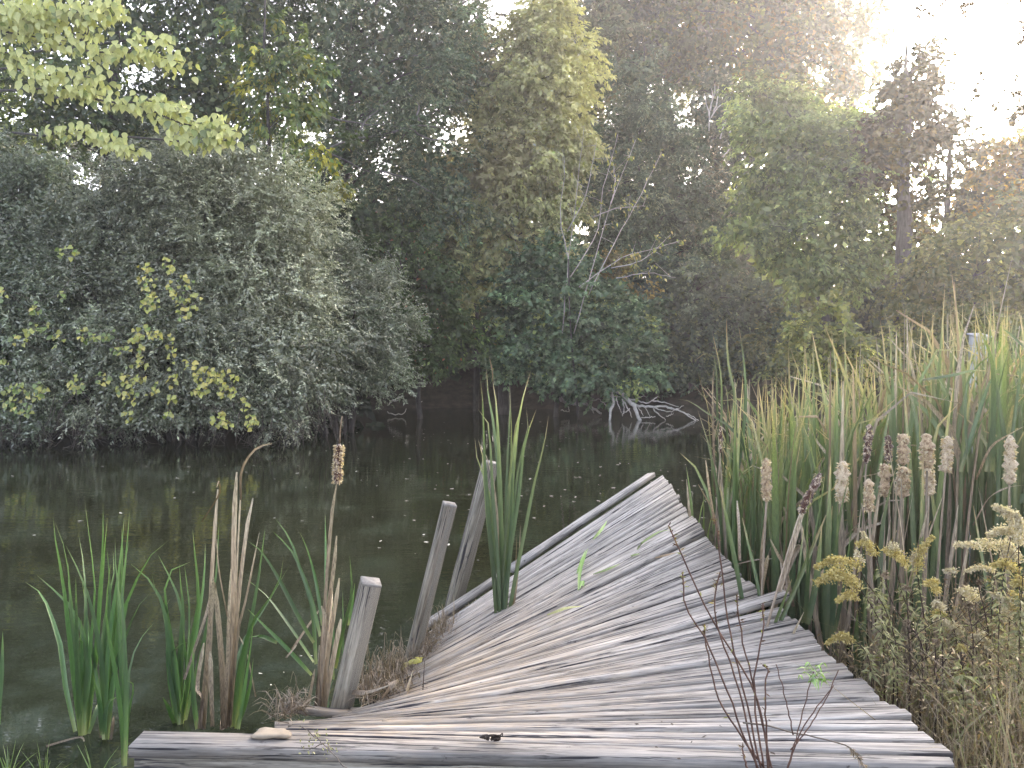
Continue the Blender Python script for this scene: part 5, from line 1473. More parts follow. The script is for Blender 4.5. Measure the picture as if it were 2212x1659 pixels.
# dry broken leaves thrown about at the foot of the stand
zd = zoomer(1500, 1150, 2.289)
root = thing('cattail_plant', at(1690, 1330, 4.9) * np.array((1, 1, 0)), 'collapsed dry cattail with folded pale leaves at the dock edge', 'cattail')
Z = lambda L: [zd(*p) for p in L]
px_blades(root, [(Z([(830, 740), (820, 500), (850, 200), (870, 0)]), 1), (Z([(960, 720), (930, 400), (900, 150), (850, -60)]), 1), (Z([(900, 720), (1000, 480), (1040, 405), (970, 440)]), 1.3), (Z([(960, 560), (1000, 430), (1040, 280)]), .8), (Z([(970, 740), (950, 600), (930, 470)]), 1.2), (Z([(820, 700), (840, 560), (860, 470)]), 1),
    (Z([(1000, 760), (960, 560), (915, 470), (870, 380)]), .9), (Z([(690, 520), (800, 495), (880, 490)]), .6), (Z([(1090, 640), (1160, 570), (1250, 480)]), 1), (Z([(880, 720), (960, 660), (960, 600)]), .9), (Z([(1250, 1000), (1240, 850), (1235, 690)]), 1.6), (Z([(1300, 900), (1310, 830), (1320, 760)]), 1.4), (Z([(700, 500), (695, 300), (685, 165)]), .9),
    (Z([(1340, 1100), (1270, 980), (1230, 900)]), .8), (Z([(560, 300), (530, 100), (510, -60)]), .7)], 4.8, 0.024, M_TAN, fold=0.3, taper=0.2, tip=0.3, base=1.0)
root = thing('cattail_plant', at(1930, 1380, 4.1) * np.array((1, 1, 0)), 'dark green cattail clump at the foot of the goldenrod', 'cattail')
px_blades(root, [(Z(l),) for l in ([(1190, 940), (1190, 600), (1200, 200), (1210, -100)], [(1200, 940), (1220, 600), (1260, 250), (1320, 0)], [(1210, 940), (1240, 500), (1250, 100)], [(1370, 1110), (1390, 950), (1400, 800), (1420, 600)], [(1360, 1110), (1350, 950), (1360, 760)],
    [(1060, 850), (1080, 600), (1080, 300), (1100, 100)], [(1070, 850), (1100, 500), (1150, 200), (1180, 0)], [(1080, 860), (1130, 600), (1160, 300)], [(1050, 850), (1030, 600), (1060, 300)], [(1480, 700), (1500, 300), (1580, -50)], [(1230, 900), (1290, 600), (1340, 200)])], 4.3, 0.034, M_CATTAIL, n=9)

# ------------------------------------------------------------------ nest box on its post behind the cattails
nb = at(2113, 752, 12.4)
root = thing('nest_box', (nb[0], nb[1], float(ground_z(nb[0], nb[1]))), 'weathered grey nest box with a round hole half hidden by cattail tips', 'birdhouse')
w, dp, h = 0.095, 0.10, 0.21
V = [nb + np.array((a * w, b * dp, c)) for a in (-1, 1) for b in (-1, 1) for c in (-h, h - (0.04 if b < 0 else 0))]
obj('box', V, [(0, 1, 3, 2), (4, 6, 7, 5), (0, 4, 5, 1), (2, 3, 7, 6), (0, 2, 6, 4), (1, 5, 7, 3)], M_BOX, root)
rl = np.array((0, -0.30, 0.05)) * 0.5
V, f = box_geo(nb + np.array((0, -0.02, h - 0.005)), (w * 1.25, 0, 0), (0, 0.14, 0.028), (0, -0.003, 0.012))
obj('roof', V, f, M_BOX, root)
V, f = tube_geo([nb + np.array((0, -dp - 0.004, 0.06)), nb + np.array((0, -dp + 0.02, 0.06))], [0.028, 0.028], 14)
obj('hole', V, f, M_HOLE, root)  # solid near-black plug; its colour stands for the shade inside the opening
V, f = box_geo(np.array((nb[0], nb[1] + dp + 0.05, nb[2] / 2)), (0.045, 0, 0), (0, 0.045, 0), (0, 0, nb[2] / 2 + 0.1))
obj('post', V, f, M_BOX, root)

# ------------------------------------------------------------------ goldenrod and weeds at the lower right
z7 = zoomer(1900, 1200, 2.458)


def plume(root, pts, d, th, mat, n=220):
    n = int(n * 1.9); th *= 1.15
    """arching one-sided flower spray: branchlets of small florets"""
    P = spline([at(*z7(*p), d) for p in pts], 14)
    s = RNG.random(n) ** 0.9
    i = np.clip((s * 13).astype(int), 0, 12)
    q = P[i] + (P[i + 1] - P[i]) * RNG.random((n, 1))
    r = th / 2.458 * 0.8848 / F * d
    prof = np.sin(np.clip(s * 1.1 + 0.15, 0, 1) * math.pi) ** 0.6
    a = RNG.integers(0, 9, n)
    br = np.array([nrm(np.array((RNG.normal(-0.2, 0.9), RNG.normal(0, 0.8), RNG.normal(0.1, 0.6)))) for _ in range(9)])
    q = q + br[a] * (r * prof * RNG.random(n))[:, None] + RNG.normal(size=(n, 3)) * r * 0.12
    V, Fq = leaf_geo(q, RNG.normal(size=(n, 3)) + np.array((0, 0, 0.3)), RNG.normal(size=(n, 3)) + np.array((0, -0.5, 0.6)), RNG.uniform(0.008, 0.017, n), RNG.uniform(0.005, 0.010, n))
    o = obj('flower_plume', V, Fq, mat, root, {'t': ('FLOAT', np.repeat(np.clip(RNG.random(n) * 0.9 + 0.05, 0, 1), 4))})
    o['kind'] = 'stuff'


def weed(name, label, cat, stem, d, leaves=40, leaf=(0.048, 0.011), smat=None, lmat=None, plumes=(), r=0.004, group=None, side=0, top=0.85, droop=0.3):
    P = spline([at(*z7(*p), d) for p in stem], 16)
    foot = P[0].copy()
    gz = float(ground_z(foot[0], foot[1]))
    if foot[2] > gz + 0.05:
        P = np.vstack((np.array((foot[0], foot[1] + 0.03, gz - 0.03)), P)); foot = P[0]
    root = thing(name, (foot[0], foot[1], gz), label, cat, group)
    V, f = tube_geo(P, [r, r * 0.5], 5)
    obj('stem', V, f, smat or M_DARKSTEM, root, smooth=True)
    if side:
        m = MB()
        for k in range(side):
            i = RNG.integers(4, len(P) - 2)
            e = P[i] + np.array((RNG.normal(0, 0.11), RNG.normal(0, 0.08), RNG.uniform(0.05, 0.2)))
            V, f = tube_geo(spline([P[i], (P[i] + e) / 2 + RNG.normal(size=3) * 0.015, e], 5), [r * 0.5, r * 0.25], 4); m.add(V, f)
        m.build('side_stems', smat or M_DARKSTEM, root)['kind'] = 'stuff'
    if leaves:
        n = int(leaves * 1.3)
        s = RNG.uniform(0.12, top, n)
        q = np.array([np.interp(s, np.linspace(0, 1, len(P)), P[:, k]) for k in range(3)]).T
        D = RNG.normal(size=(n, 3)) * np.array((1, 1, 0.3)) + np.array((0, 0, 0.25 - droop))
        V, Fq = leaf_geo(q, D, np.array((0, -0.4, 1)) + RNG.normal(size=(n, 3)) * 0.5, leaf[0] * RNG.uniform(0.5, 1.3, n), leaf[1] * RNG.uniform(0.6, 1.3, n), 0.3)
        o = obj('leaves', V, Fq, lmat or M_WEEDLEAF, root, {'t': ('FLOAT', np.repeat(RNG.random(n), 4))})
        o['kind'] = 'stuff'
    for pts, th, mat, n in plumes: plume(root, pts, d, th, mat, n)
    return root


GR = 'goldenrod by the dock'
weed('goldenrod', 'goldenrod with the topmost flat yellow plume leaning over the dock edge', 'goldenrod', [(715, 1260), (712, 950), (640, 700), (540, 560), (480, 450)], 3.75, 90, plumes=[([(500, 460), (420, 425), (320, 420), (225, 455)], 45, M_PLUME, 520)], group=GR)
weed('goldenrod', 'goldenrod with the biggest dense yellow plume, below the topmost one', 'goldenrod', [(690, 1250), (690, 980), (600, 760), (500, 600), (440, 540)], 3.7, 80, plumes=[([(480, 570), (400, 500), (300, 510), (230, 550)], 60, M_PLUME, 900), ([(470, 640), (420, 620), (350, 660)], 35, M_PLUME, 260)], group=GR)
weed('goldenrod', 'goldenrod with a small low yellow plume lying over the plank ends', 'goldenrod', [(560, 1120), (540, 1000), (500, 930), (440, 890)], 3.55, 40, plumes=[([(450, 895), (380, 870), (290, 910)], 28, M_PLUME, 300)], group=GR)
weed('goldenrod', 'goldenrod with a white-tipped plume standing behind the yellow plumes', 'goldenrod', [(640, 1150), (625, 800), (615, 500), (560, 330)], 3.9, 100, plumes=[([(590, 380), (540, 310), (470, 320)], 40, M_PLUME, 380), ([(540, 310), (520, 270), (505, 245)], 25, M_PALEPLUME, 160), ([(500, 420), (480, 380), (465, 360)], 25, M_PALEPLUME, 120)], group=GR)
weed('goldenrod', 'goldenrod with two stacked yellow plumes in the middle of the patch', 'goldenrod', [(860, 1300), (850, 900), (740, 600), (690, 340)], 3.85, 110, plumes=[([(770, 450), (710, 390), (640, 350)], 50, M_PLUME, 480), ([(720, 350), (690, 330), (660, 340)], 30, M_PALEPLUME, 160)], group=GR, side=3)
weed('goldenrod', 'goldenrod with a nodding pale yellow plume against the dry stalks', 'goldenrod', [(900, 1200), (880, 800), (840, 520), (840, 300)], 3.95, 90, plumes=[([(840, 460), (850, 360), (930, 270)], 45, M_PLUME, 420), ([(800, 420), (840, 370), (870, 350)], 30, M_PALEPLUME, 200)], group=GR)
weed('goldenrod', 'tall goldenrod with a big cream plume at the picture edge', 'goldenrod', [(1330, 1650), (1320, 1000), (1340, 600), (1400, 250)], 3.6, 120, plumes=[([(1475, 250), (1420, 150), (1300, 90)], 60, M_PALEPLUME, 650), ([(1450, 300), (1380, 230), (1260, 260)], 60, M_PALEPLUME, 500), ([(1430, 480), (1380, 440), (1290, 440)], 45, M_PLUME, 340)], group=GR, side=4)
weed('goldenrod', 'goldenrod with a faded pinkish plume spreading left of the cream one', 'goldenrod', [(1280, 1650), (1270, 1000), (1290, 600), (1330, 350)], 3.75, 90, plumes=[([(1400, 330), (1250, 320), (1060, 320)], 45, M_PALEPLUME, 520), ([(1300, 480), (1220, 460), (1120, 480)], 30, M_PALEPLUME, 260), ([(1460, 400), (1400, 370), (1340, 390)], 50, M_PALEPLUME, 360)], group=GR, side=4)
weed('goldenrod', 'seedy goldenrod with small white tufts halfway down the edge patch', 'goldenrod', [(1120, 1500), (1100, 1100), (1060, 850), (1020, 700)], 3.8, 60, plumes=[([(1100, 860), (1060, 820), (940, 780)], 40, M_PALEPLUME, 420), ([(1000, 740), (960, 720), (930, 740)], 25, M_PLUME, 140), ([(1060, 480), (1030, 470), (1000, 480)], 22, M_PALEPLUME, 130)], group=GR, side=4)
weed('goldenrod', 'green goldenrod stem leafy down to the ground at the picture edge', 'goldenrod', [(1430, 1650), (1440, 1200), (1450, 800), (1470, 480)], 3.5, 200, group=GR, leaf=(0.05, 0.011))
weed('goldenrod', 'yellow-spotted leafy stem standing in the brown tangle', 'goldenrod', [(1110, 1640), (1110, 1250), (1100, 1050), (1090, 930)], 3.5, 60, group=GR, leaf=(0.07, 0.02), plumes=[([(1120, 950), (1100, 930), (1080, 940)], 25, M_PLUME, 120)])
for label, stem, plumes in (
        ('goldenrod with a feathery straw plume in front of the dark cattail bases', [(1180, 1500), (1190, 1000), (1185, 650)], [([(1190, 660), (1150, 600), (1090, 590)], 45, M_PALEPLUME, 300)]),
        ('goldenrod leaning outward with a long straw-yellow plume, under the cream one', [(1350, 1640), (1370, 1100), (1390, 750)], [([(1390, 760), (1370, 660), (1290, 620)], 50, M_PALEPLUME, 380), ([(1420, 700), (1440, 640), (1400, 600)], 35, M_PLUME, 200)]),
        ('tallest thin goldenrod at the picture edge, plume curling back', [(1450, 1640), (1455, 900), (1440, 300)], [([(1440, 310), (1460, 200), (1420, 130)], 45, M_PALEPLUME, 420), ([(1475, 560), (1440, 540), (1400, 560)], 40, M_PLUME, 260)]),
        ('low goldenrod with a drab tan plume in the brown tangle', [(1230, 1640), (1240, 1200), (1250, 930)], [([(1255, 940), (1230, 880), (1170, 870)], 42, M_PALEPLUME, 280)]),
        ('low goldenrod with a scruffy plume low at the picture edge', [(1410, 1660), (1415, 1250), (1410, 960)], [([(1410, 970), (1400, 900), (1340, 880)], 45, M_PALEPLUME, 320)]),
        ('goldenrod with a drooping yellow plume between the two stacked ones and the tangle', [(985, 1400), (985, 900), (960, 600)], [([(965, 610), (935, 540), (880, 560)], 42, M_PLUME, 300), ([(990, 700), (960, 660), (930, 680)], 30, M_PALEPLUME, 160)])):
    weed('goldenrod', label, 'goldenrod', stem, 3.65 + RNG.normal(0, 0.1), 80, plumes=plumes, group=GR, side=3)
DK = 'dark dead stems in the brown weeds'
for stem, label in (([(850, 1400), (860, 1100), (855, 900), (700, 700), (640, 520)], 'dark bare stem rising between goldenrod and brown weeds'), ([(1270, 1660), (1272, 1200), (1262, 850), (1200, 560)], 'thickest dark dead stem in the brown tangle'),
                    ([(945, 1350), (950, 1100), (940, 920)], 'short dark stem topped with a grey seed cluster'), ([(1100, 1300), (1105, 1050), (1100, 960)], 'dark stem ending in a dark funnel-shaped seed head'), ([(1370, 1660), (1380, 1200), (1420, 900), (1475, 760)], 'dark stem bending out of the picture edge'),
                    ([(1190, 1640), (1160, 1250), (1170, 900), (1140, 700)], 'thin dark stem with many side twigs behind the thickest one'), ([(785, 1320), (790, 1000), (770, 600)], 'thin straight dark stem inside the goldenrod patch')):
    weed('dead_weed', label, 'weed', stem, 3.6 + RNG.normal(0, 0.1), 24, (0.03, 0.012), plumes=[([stem[-1], (stem[-1][0] + 12, stem[-1][1] - 18), (stem[-1][0] - 10, stem[-1][1] - 22)], 22, M_TANDARK, 60)], group=DK, side=7, r=0.0055, lmat=M_TANDARK)

# brown tangle of dry grass
Vs, Fs, ts, off = [], [], [], 0


def scatter_grass(n, xr, yr, hr, w, lean=0.5, keep=None):
    global off
    k = 0
    while k < n:
        X, Y = RNG.uniform(*xr), RNG.uniform(*yr)
        if keep is not None and not keep(X, Y): continue
        k += 1
        b = np.array((X, Y, float(ground_z(X, Y)) - 0.02)); h = RNG.uniform(*hr); az = RNG.uniform(0, 6.28)
        dv = np.array((math.cos(az), math.sin(az), 0)) * abs(RNG.normal(0, lean)) * h
        P = np.array([b, b + dv * 0.3 + np.array((0, 0, h * 0.6)), b + dv + np.array((0, 0, h * (1.0 if RNG.random() < 0.6 else 0.6)))])
        V, f, t = ribbon_geo(spline(P, 5), w * RNG.uniform(0.5, 1.4), RNG.normal(size=3) * np.array((1, .6, .1)), fold=0.2, taper=0.8)
        Vs.append(V); Fs.extend([tuple(i + off for i in q) for q in f]); ts.append(t); off += len(V)


right_of_dock = lambda X, Y: X > rail(Y) + 0.04
scatter_grass(5200, (1.55, 3.6), (2.7, 4.6), (0.15, 0.75), 0.006, 0.45, right_of_dock)
scatter_grass(700, (1.8, 5.5), (4.4, 7.0), (0.15, 0.8), 0.010, 0.5, right_of_dock)
tag(obj('dry_grass', np.concatenate(Vs), Fs, M_DRYGRASS, None, {'t': ('FLOAT', np.concatenate(ts))}), 'brown tangle of dry grass right of the dock', None, None, 'stuff')
Vs, Fs, ts, off = [], [], [], 0
scatter_grass(700, (1.6, 3.6), (2.7, 4.6), (0.2, 0.8), 0.006, 0.4, right_of_dock)
tag(obj('weedy_grass', np.concatenate(Vs), Fs, M_WEEDLEAF, None, {'t': ('FLOAT', np.concatenate(ts))}), 'greenish weeds mixed into the dry grass right of the dock', None, None, 'stuff')
# leafy fine weeds as one mass
n = 14000
X = RNG.uniform(1.6, 3.6, n * 2); Y = RNG.uniform(2.8, 4.7, n * 2)
k = X > np.interp(Y, RK[:, 1], RK[:, 0]) + 0.10
X, Y = X[k][:n], Y[k][:n]
Zh = ground_z(X, Y) + RNG.random(len(X)) ** 1.3 * 0.75
P = np.stack((X, Y, Zh), 1)
V, Fq = leaf_geo(P, RNG.normal(size=P.shape), np.array((0, -0.4, 1)) + RNG.normal(size=P.shape) * 0.6, RNG.uniform(0.012, 0.04, len(P)), RNG.uniform(0.004, 0.011, len(P)))
c = jitter_colors(len(P), [(3, (0.20, 0.14, 0.085)), (2, (0.12, 0.085, 0.055)), (1.5, (0.19, 0.20, 0.09)), (2, (0.42, 0.34, 0.24))])
tag(obj('weed_litter', V, Fq, M_FOL, None, {'Col': ('FLOAT_COLOR', np.repeat(np.concatenate((c, np.ones((len(P), 1))), 1), 4, 0))}), 'fine dry leaves and seed bits among the weeds', None, None, 'stuff')

# ------------------------------------------------------------------ weeds in front of the dock
WD = 2.5
def stems(name, label, cat, lines, mat, base=None, r=0.0036, group=None):
    P0 = at(*lines[0][0], WD)
    foot = np.array((P0[0], P0[1], 0.3))
    root = thing(name, foot, label, cat, group)
    tips = []
    for pts in lines:
        P = spline([at(x, y, WD + 0.02 * i) for i, (x, y) in enumerate(pts)], 16) + RNG.normal(size=(16, 3)) * 0.0015
        V, f = tube_geo(P, [r, r * 0.7], 5)
        obj('stem', V, f, mat, root, smooth=True)
        tips.append(P)
    return root, tips


Z = lambda L: [zd(*p) for p in L]
root, tips = stems('dead_weed', 'bare reddish weed stems fanning up in front of the dock', 'weed', [Z(l) for l in (
    [(872, 1680), (790, 1250), (600, 920), (480, 700), (380, 480), (300, 300)], [(852, 1680), (720, 1500), (580, 1260), (510, 960), (505, 870)], [(882, 1680), (800, 1300), (720, 950), (680, 700)],
    [(822, 1680), (740, 1300), (640, 870), (600, 560), (562, 260)], [(858, 1670), (842, 1200), (862, 1110), (825, 1080)], [(832, 1660), (780, 1200), (830, 900), (832, 740)], [(800, 1680), (690, 1200), (570, 850), (565, 700), (590, 560)],
    [(810, 1680), (700, 1420), (560, 1050), (510, 940), (400, 760), (380, 560)], [(745, 1680), (720, 1580), (715, 1540)])], M_REDSTEM)
Vs, cs = [], []
for P, big in zip(tips, (1, 1, 1, 1, .5, .5, 1, .8, .2)):
    n = int(26 * big)
    s = np.concatenate((np.clip(1 - abs(RNG.normal(0, 0.07, n)), 0, 1), RNG.uniform(0.4, 1, 8)))
    q = np.array([np.interp(s, np.linspace(0, 1, 16), P[:, k]) for k in range(3)]).T
    Vs.append(q)
q = np.concatenate(Vs)
V, Fq = leaf_geo(q, RNG.normal(size=q.shape) * 0.7 + np.array((-0.1, 0, 0.6)), RNG.normal(size=q.shape), RNG.uniform(0.008, 0.026, len(q)), RNG.uniform(0.003, 0.006, len(q)))
c = jitter_colors(len(q), [(2, (0.06, 0.035, 0.025)), (1, (0.2, 0.16, 0.08)), (1, (0.19, 0.2, 0.08))])
obj('dry_pods', V, Fq, M_FOL, root, {'Col': ('FLOAT_COLOR', np.repeat(np.concatenate((c, np.ones((len(q), 1))), 1), 4, 0))})['kind'] = 'stuff'

root, tips = stems('green_weed', 'slim weed stems topped with a fresh green leaf rosette before the planks', 'weed', [Z(l) for l in ([(958, 1680), (1040, 1400), (1112, 1120)], [(970, 1660), (1050, 1440), (1200, 1230), (1250, 1110)], [(1000, 1480), (950, 1250), (905, 1080)], [(985, 1560), (1110, 1400), (1225, 1200)])], M_REDSTEM, r=0.0024)
tip = tips[0][-1]
for k in range(26):
    a = RNG.uniform(0, 2 * math.pi); L = RNG.uniform(0.03, 0.062)
    b = tip + np.array((RNG.normal(0, 0.016), RNG.normal(0, 0.012), RNG.uniform(-0.035, 0.012)))
    dv = np.array((math.cos(a), 0.6 * math.sin(a), 0.25))
    P = [b, b + dv * L * 0.55 + np.array((0, 0, 0.006)), b + dv * L + np.array((0, 0, -0.028 * RNG.random() - 0.008))]
    blade(root, P, 0.011, wdir=np.cross(dv, (0, 0.5, 1)), mat=M_FRESH, n=6, base=0.25, taper=0.7, fold=0.15)
root, tips = stems('seed_grass', 'dry tan grass stalk bent across the front planks with a seedy tip', 'grass stalk', [Z([(720, 1405), (860, 1425), (1000, 1460), (1250, 1520), (1330, 1565), (1400, 1650)])], M_TWIG, r=0.003)
P = tips[0]; s = RNG.uniform(0.78, 1, 60)
q = np.array([np.interp(s, np.linspace(0, 1, 16), P[:, k]) for k in range(3)]).T
V, Fq = leaf_geo(q, RNG.normal(size=q.shape) * 0.4 + np.array((0.5, 0, -0.8)), RNG.normal(size=q.shape), 0.022, 0.005)
obj('seeds', V, Fq, M_TAN, root, {'t': ('FLOAT', np.repeat(RNG.random(len(q)), 4))})['kind'] = 'stuff'
zt = zoomer(300, 1550, 2.212)
root, tips = stems('creeping_weed', 'thin creeping weed sprig lying over the front board near the stone', 'weed', [[zt(*p) for p in l] for l in ([(1225, 740), (1120, 630), (1050, 560), (960, 490)], [(1060, 570), (1040, 540), (1050, 525)], [(1120, 630), (1110, 600), (1140, 615)], [(1080, 585), (1010, 615), (960, 605)])], M_TWIG, r=0.0018)
q = np.concatenate([t[4:] for t in tips]); q = q[RNG.integers(0, len(q), 60)] + RNG.normal(size=(60, 3)) * 0.01
V, Fq = leaf_geo(q, RNG.normal(size=q.shape), RNG.normal(size=q.shape) + np.array((0, -.5, 1)), 0.012, 0.006)
obj('leaves', V, Fq, M_WEEDLEAF, root, {'t': ('FLOAT', np.repeat(RNG.random(60), 4))})['kind'] = 'stuff'

# ------------------------------------------------------------------ things lying on the dock
def blob(name, label, cat, c, rx, ry, rz, mat, amp=0.15, n=14, k=18):
    V = []
    ph = RNG.uniform(0, 6, 6)
    for i in range(n + 1):
        th = math.pi * i / n
        for j in range(k):
            a = 2 * math.pi * j / k
            d = np.array((math.sin(th) * math.cos(a), math.sin(th) * math.sin(a), math.cos(th)))
            l = 1 + amp * (math.sin(3 * d[0] + ph[0]) + math.sin(4 * d[1] + 2 * d[2] + ph[1]) * .6 + math.sin(7 * d[0] - 5 * d[2] + ph[2]) * .35) / 2
            sq = np.sign(d) * np.abs(d) ** 0.8
            V.append(c + sq * l * np.array((rx, ry, rz)))
    f = [(i * k + j, (i + 1) * k + j, (i + 1) * k + (j + 1) % k, i * k + (j + 1) % k) for i in range(n) for j in range(k)]
    return tag(obj(name, V, f, mat, smooth=True), label, cat)


blob('stone', 'pale flat stone resting on the front board', 'stone', onz(586, 1598, 0.50) + np.array((0, 0.02, 0.014)), 0.066, 0.036, 0.014, M_ROCK, 0.36)
blob('pebble', 'small white chip lying on the planks near the straw', 'pebble', onz(832, 1558, 0.455), 0.014, 0.010, 0.006, M_ROCK, n=8, k=10)
c0 = onz(1066, 1602, 0.505)
root = thing('curled_leaf', c0, 'black shrivelled curled leaf lying on the front planks', 'leaf')
for k in range(7):
    b = c0 + np.array((RNG.uniform(-0.028, 0.02), RNG.uniform(-0.008, 0.012), 0.004))
    e = np.array((RNG.normal(0, 0.018), RNG.normal(0, 0.01), RNG.uniform(0.006, 0.022)))
    blade(root, [b, b + e * 0.7 + np.array((0.01, 0, 0)), b + e + np.array((-0.006, 0, -0.004)), b + e * 0.8 + np.array((-0.014, 0, 0))], 0.016, mat=M_CRUMPLED, n=7, nm='lobe', base=0.6, taper=0.5, fold=0.5)
V, f = tube_geo(spline([c0 + np.array((0.018, 0, 0.004)), c0 + np.array((0.026, 0, 0.024)), c0 + np.array((0.036, 0, 0.034)), c0 + np.array((0.034, 0, 0.022))], 7), [0.003, 0.002], 5)
obj('stalk', V, f, M_CRUMPLED, root)
# bits of dark debris on planks
ME_BIT = mesh_data('debris_bit', [(0, 0, 0), (0.02, 0.006, 0.003), (0.026, -0.002, 0.006), (0.008, -0.008, 0.004)], [(0, 1, 2), (0, 2, 3)], M_CRUMPLED)
for zx, zy in ((270, 1400), (140, 1415), (60, 1420), (330, 1412), (425, 1520), (590, 1420), (485, 1490), (375, 1610), (900, 1585), (245, 1545), (870, 1400)):
    p = onz(*zd(zx, zy), 0.505)
    o = bpy.data.objects.new('leaf_scrap', ME_BIT); COL.objects.link(o)
    o.location = p; o.rotation_euler = (0, 0, RNG.uniform(0, 6)); s = RNG.uniform(0.5, 1.1); o.scale = (s, s, s)
    tag(o, 'tiny dark scrap of leaf lying on the front planks', 'leaf scrap', 'dark leaf scraps on the front planks')
# cut green cattail pieces lying on the planks
zp = zoomer(1000, 1100, 2.949)


def on_dock(x, y, lift=0.012):
    """point of the deck surface behind the picture point"""
    r = ray(x, y); best = None
    o = np.array((0, 0, CAM_Z))
    for i in range(len(KNOTS) - 1):
        for tri in ((LK[i], RK[i], RK[i + 1]), (LK[i], RK[i + 1], LK[i + 1])):
            nn = np.cross(tri[1] - tri[0], tri[2] - tri[0])
            t = nn @ (tri[0] - o) / (nn @ r)
            p = o + r * t
            w = [np.cross(tri[(j + 1) % 3] - tri[j], p - tri[j]) @ nn for j in range(3)]
            if min(w) > -1e-6 * (nn @ nn): best = p
    if best is None: best = onz(x, y, 0.5)
    return best + np.array((0, 0, lift + 0.01))


for lines, label, mt in (([[(1215, 1030), (1230, 880), (1285, 720)], [(1205, 910), (1250, 780), (1270, 730)], [(1250, 1000), (1245, 960), (1225, 1020)], [(1320, 660), (1380, 590), (1425, 520)]], 'bent bright green blade lying on the planks left of the others', M_FRESH),
                         ([[(1320, 915), (1420, 880), (1520, 835)], [(1590, 785), (1630, 770), (1660, 765)]], 'slender green blade lying along the plank grain', M_GRASS), ([[(1640, 735), (1670, 690), (1740, 640), (1800, 605), (1890, 590)]], 'arched green blade lying near the raised plank', M_GRASS),
                         ([[(990, 1210), (1060, 1185), (1130, 1160), (1260, 1145)]], 'yellowed dry blade lying beside the tall cattail clump', M_WEEDLEAF), ([[(1760, 800), (1830, 780), (1930, 755)]], 'short reddish dry blade lying on the raised plank', M_TANDARK)):
    p0 = on_dock(*zp(*lines[0][0]))
    root = thing('cut_grass', p0, label, 'grass blade', 'loose blades lying on the dock')
    for l in lines:
        blade(root, [on_dock(*zp(*p)) for p in l], 0.022, wdir=(0.5, 0.8, 0.2), mat=mt, n=9, nm='blade', base=0.4, taper=0.4, twist=0.2, fold=0.15)

# straw heap in the sunken corner
zs = zoomer(680, 1400, 3.687)
Vs, Fs, ts, off = [], [], [], 0
for (x0, y0, x1, y1, n, hh) in ((760, 1140, 1100, 900, 300, .10), (1050, 1000, 1400, 700, 220, .07), (1250, 700, 1550, 540, 200, .09), (1500, 560, 1900, 250, 140, .04), (780, 1180, 1250, 1050, 160, .05), (0, 1320, 200, 1200, 120, .06)):
    for k in range(n):
        s = RNG.random()
        x = x0 + (x1 - x0) * s + RNG.normal(0, 45); y = y0 + (y1 - y0) * s + RNG.normal(0, 35)
        px = zs(x, y)
        b = onz(*px, np.interp(px[1], [1340, 1440, 1540, 1600], [0.10, 0.16, 0.36, 0.44])) + np.array((0, 0, RNG.uniform(0, 0.03)))
        az = RNG.uniform(0, 6.28); up = abs(RNG.normal(0, hh)); ln = RNG.uniform(0.04, 0.16)
        P = [b, b + np.array((math.cos(az), math.sin(az), 0)) * ln * .5 + np.array((0, 0, up)), b + np.array((math.cos(az), math.sin(az), 0)) * ln + np.array((0, 0, up * RNG.uniform(-.3, 1)))]
        V, f, t = ribbon_geo(spline(P, 5), RNG.uniform(.003, .008), RNG.normal(size=3), fold=0.2, taper=0.7)
        Vs.append(V); Fs.extend([tuple(i + off for i in q) for q in f]); ts.append(t); off += len(V)
tag(obj('straw', np.concatenate(Vs), Fs, M_TAN, None, {'t': ('FLOAT', np.concatenate(ts))}), 'matted dry straw along the sunken edge of the dock', None, None, 'stuff')
for pts, label in (([(1410, 290), (1460, 300), (1480, 380), (1470, 520)], 'hooked dry grass stalk by the farthest post'), ([(1575, 180), (1580, 330), (1570, 520)], 'straight dry grass stalk by the farthest post'), ([(930, 720), (905, 800), (900, 930)], 'dry grass stalk bent over beside the straw'), ([(1065, 730), (960, 790), (880, 920)], 'arching dry grass stalk over the straw'), ([(1150, 660), (1110, 780), (1090, 900)], 'dry grass stalk against the middle post')):
    P = [at(*zs(*p), 4.6 if pts[0][1] > 400 else 5.2) for p in pts]
    root = thing('grass_stalk', P[-1], label, 'grass stalk', 'dry grass stalks by the posts')
    blade(root, P[::-1], 0.008, mat=M_TAN, n=9, nm='blade', base=1, taper=0.6)
for pts, label, w, mt in (([(1140, 1160), (1180, 1060), (1210, 1005)], 'white strip of dry leaf standing on the straw', .03, M_FLUFF), ([(920, 1165), (1000, 1110), (1080, 1120), (1060, 1165)], 'pale flat dry leaf lying on the straw', .05, M_TAN), ([(1100, 890), (1180, 880), (1300, 905), (1220, 930)], 'yellow fallen leaf at the foot of the middle post', .035, M_VINELEAF), ([(640, 1090), (760, 1170), (900, 1195), (1060, 1190)], 'long curved dry leaf lying along the broken boards', .03, M_TAN), ([(1530, 600), (1700, 560), (1920, 535)], 'thin brown twig on the sunken planks', .008, M_TANDARK)):
    P = [onz(*zs(*p), np.interp(zs(*p)[1], [1340, 1440, 1540], [0.13, 0.21, 0.41])) + np.array((0, 0, 0.02 + 0.03 * i)) for i, p in enumerate(pts)]
    root = thing('dry_leaf', P[0], label, 'dry leaf')
    blade(root, P, w, wdir=(0.4, 0.6, 0.5), mat=mt, n=8, nm='blade', base=0.5, taper=0.5)
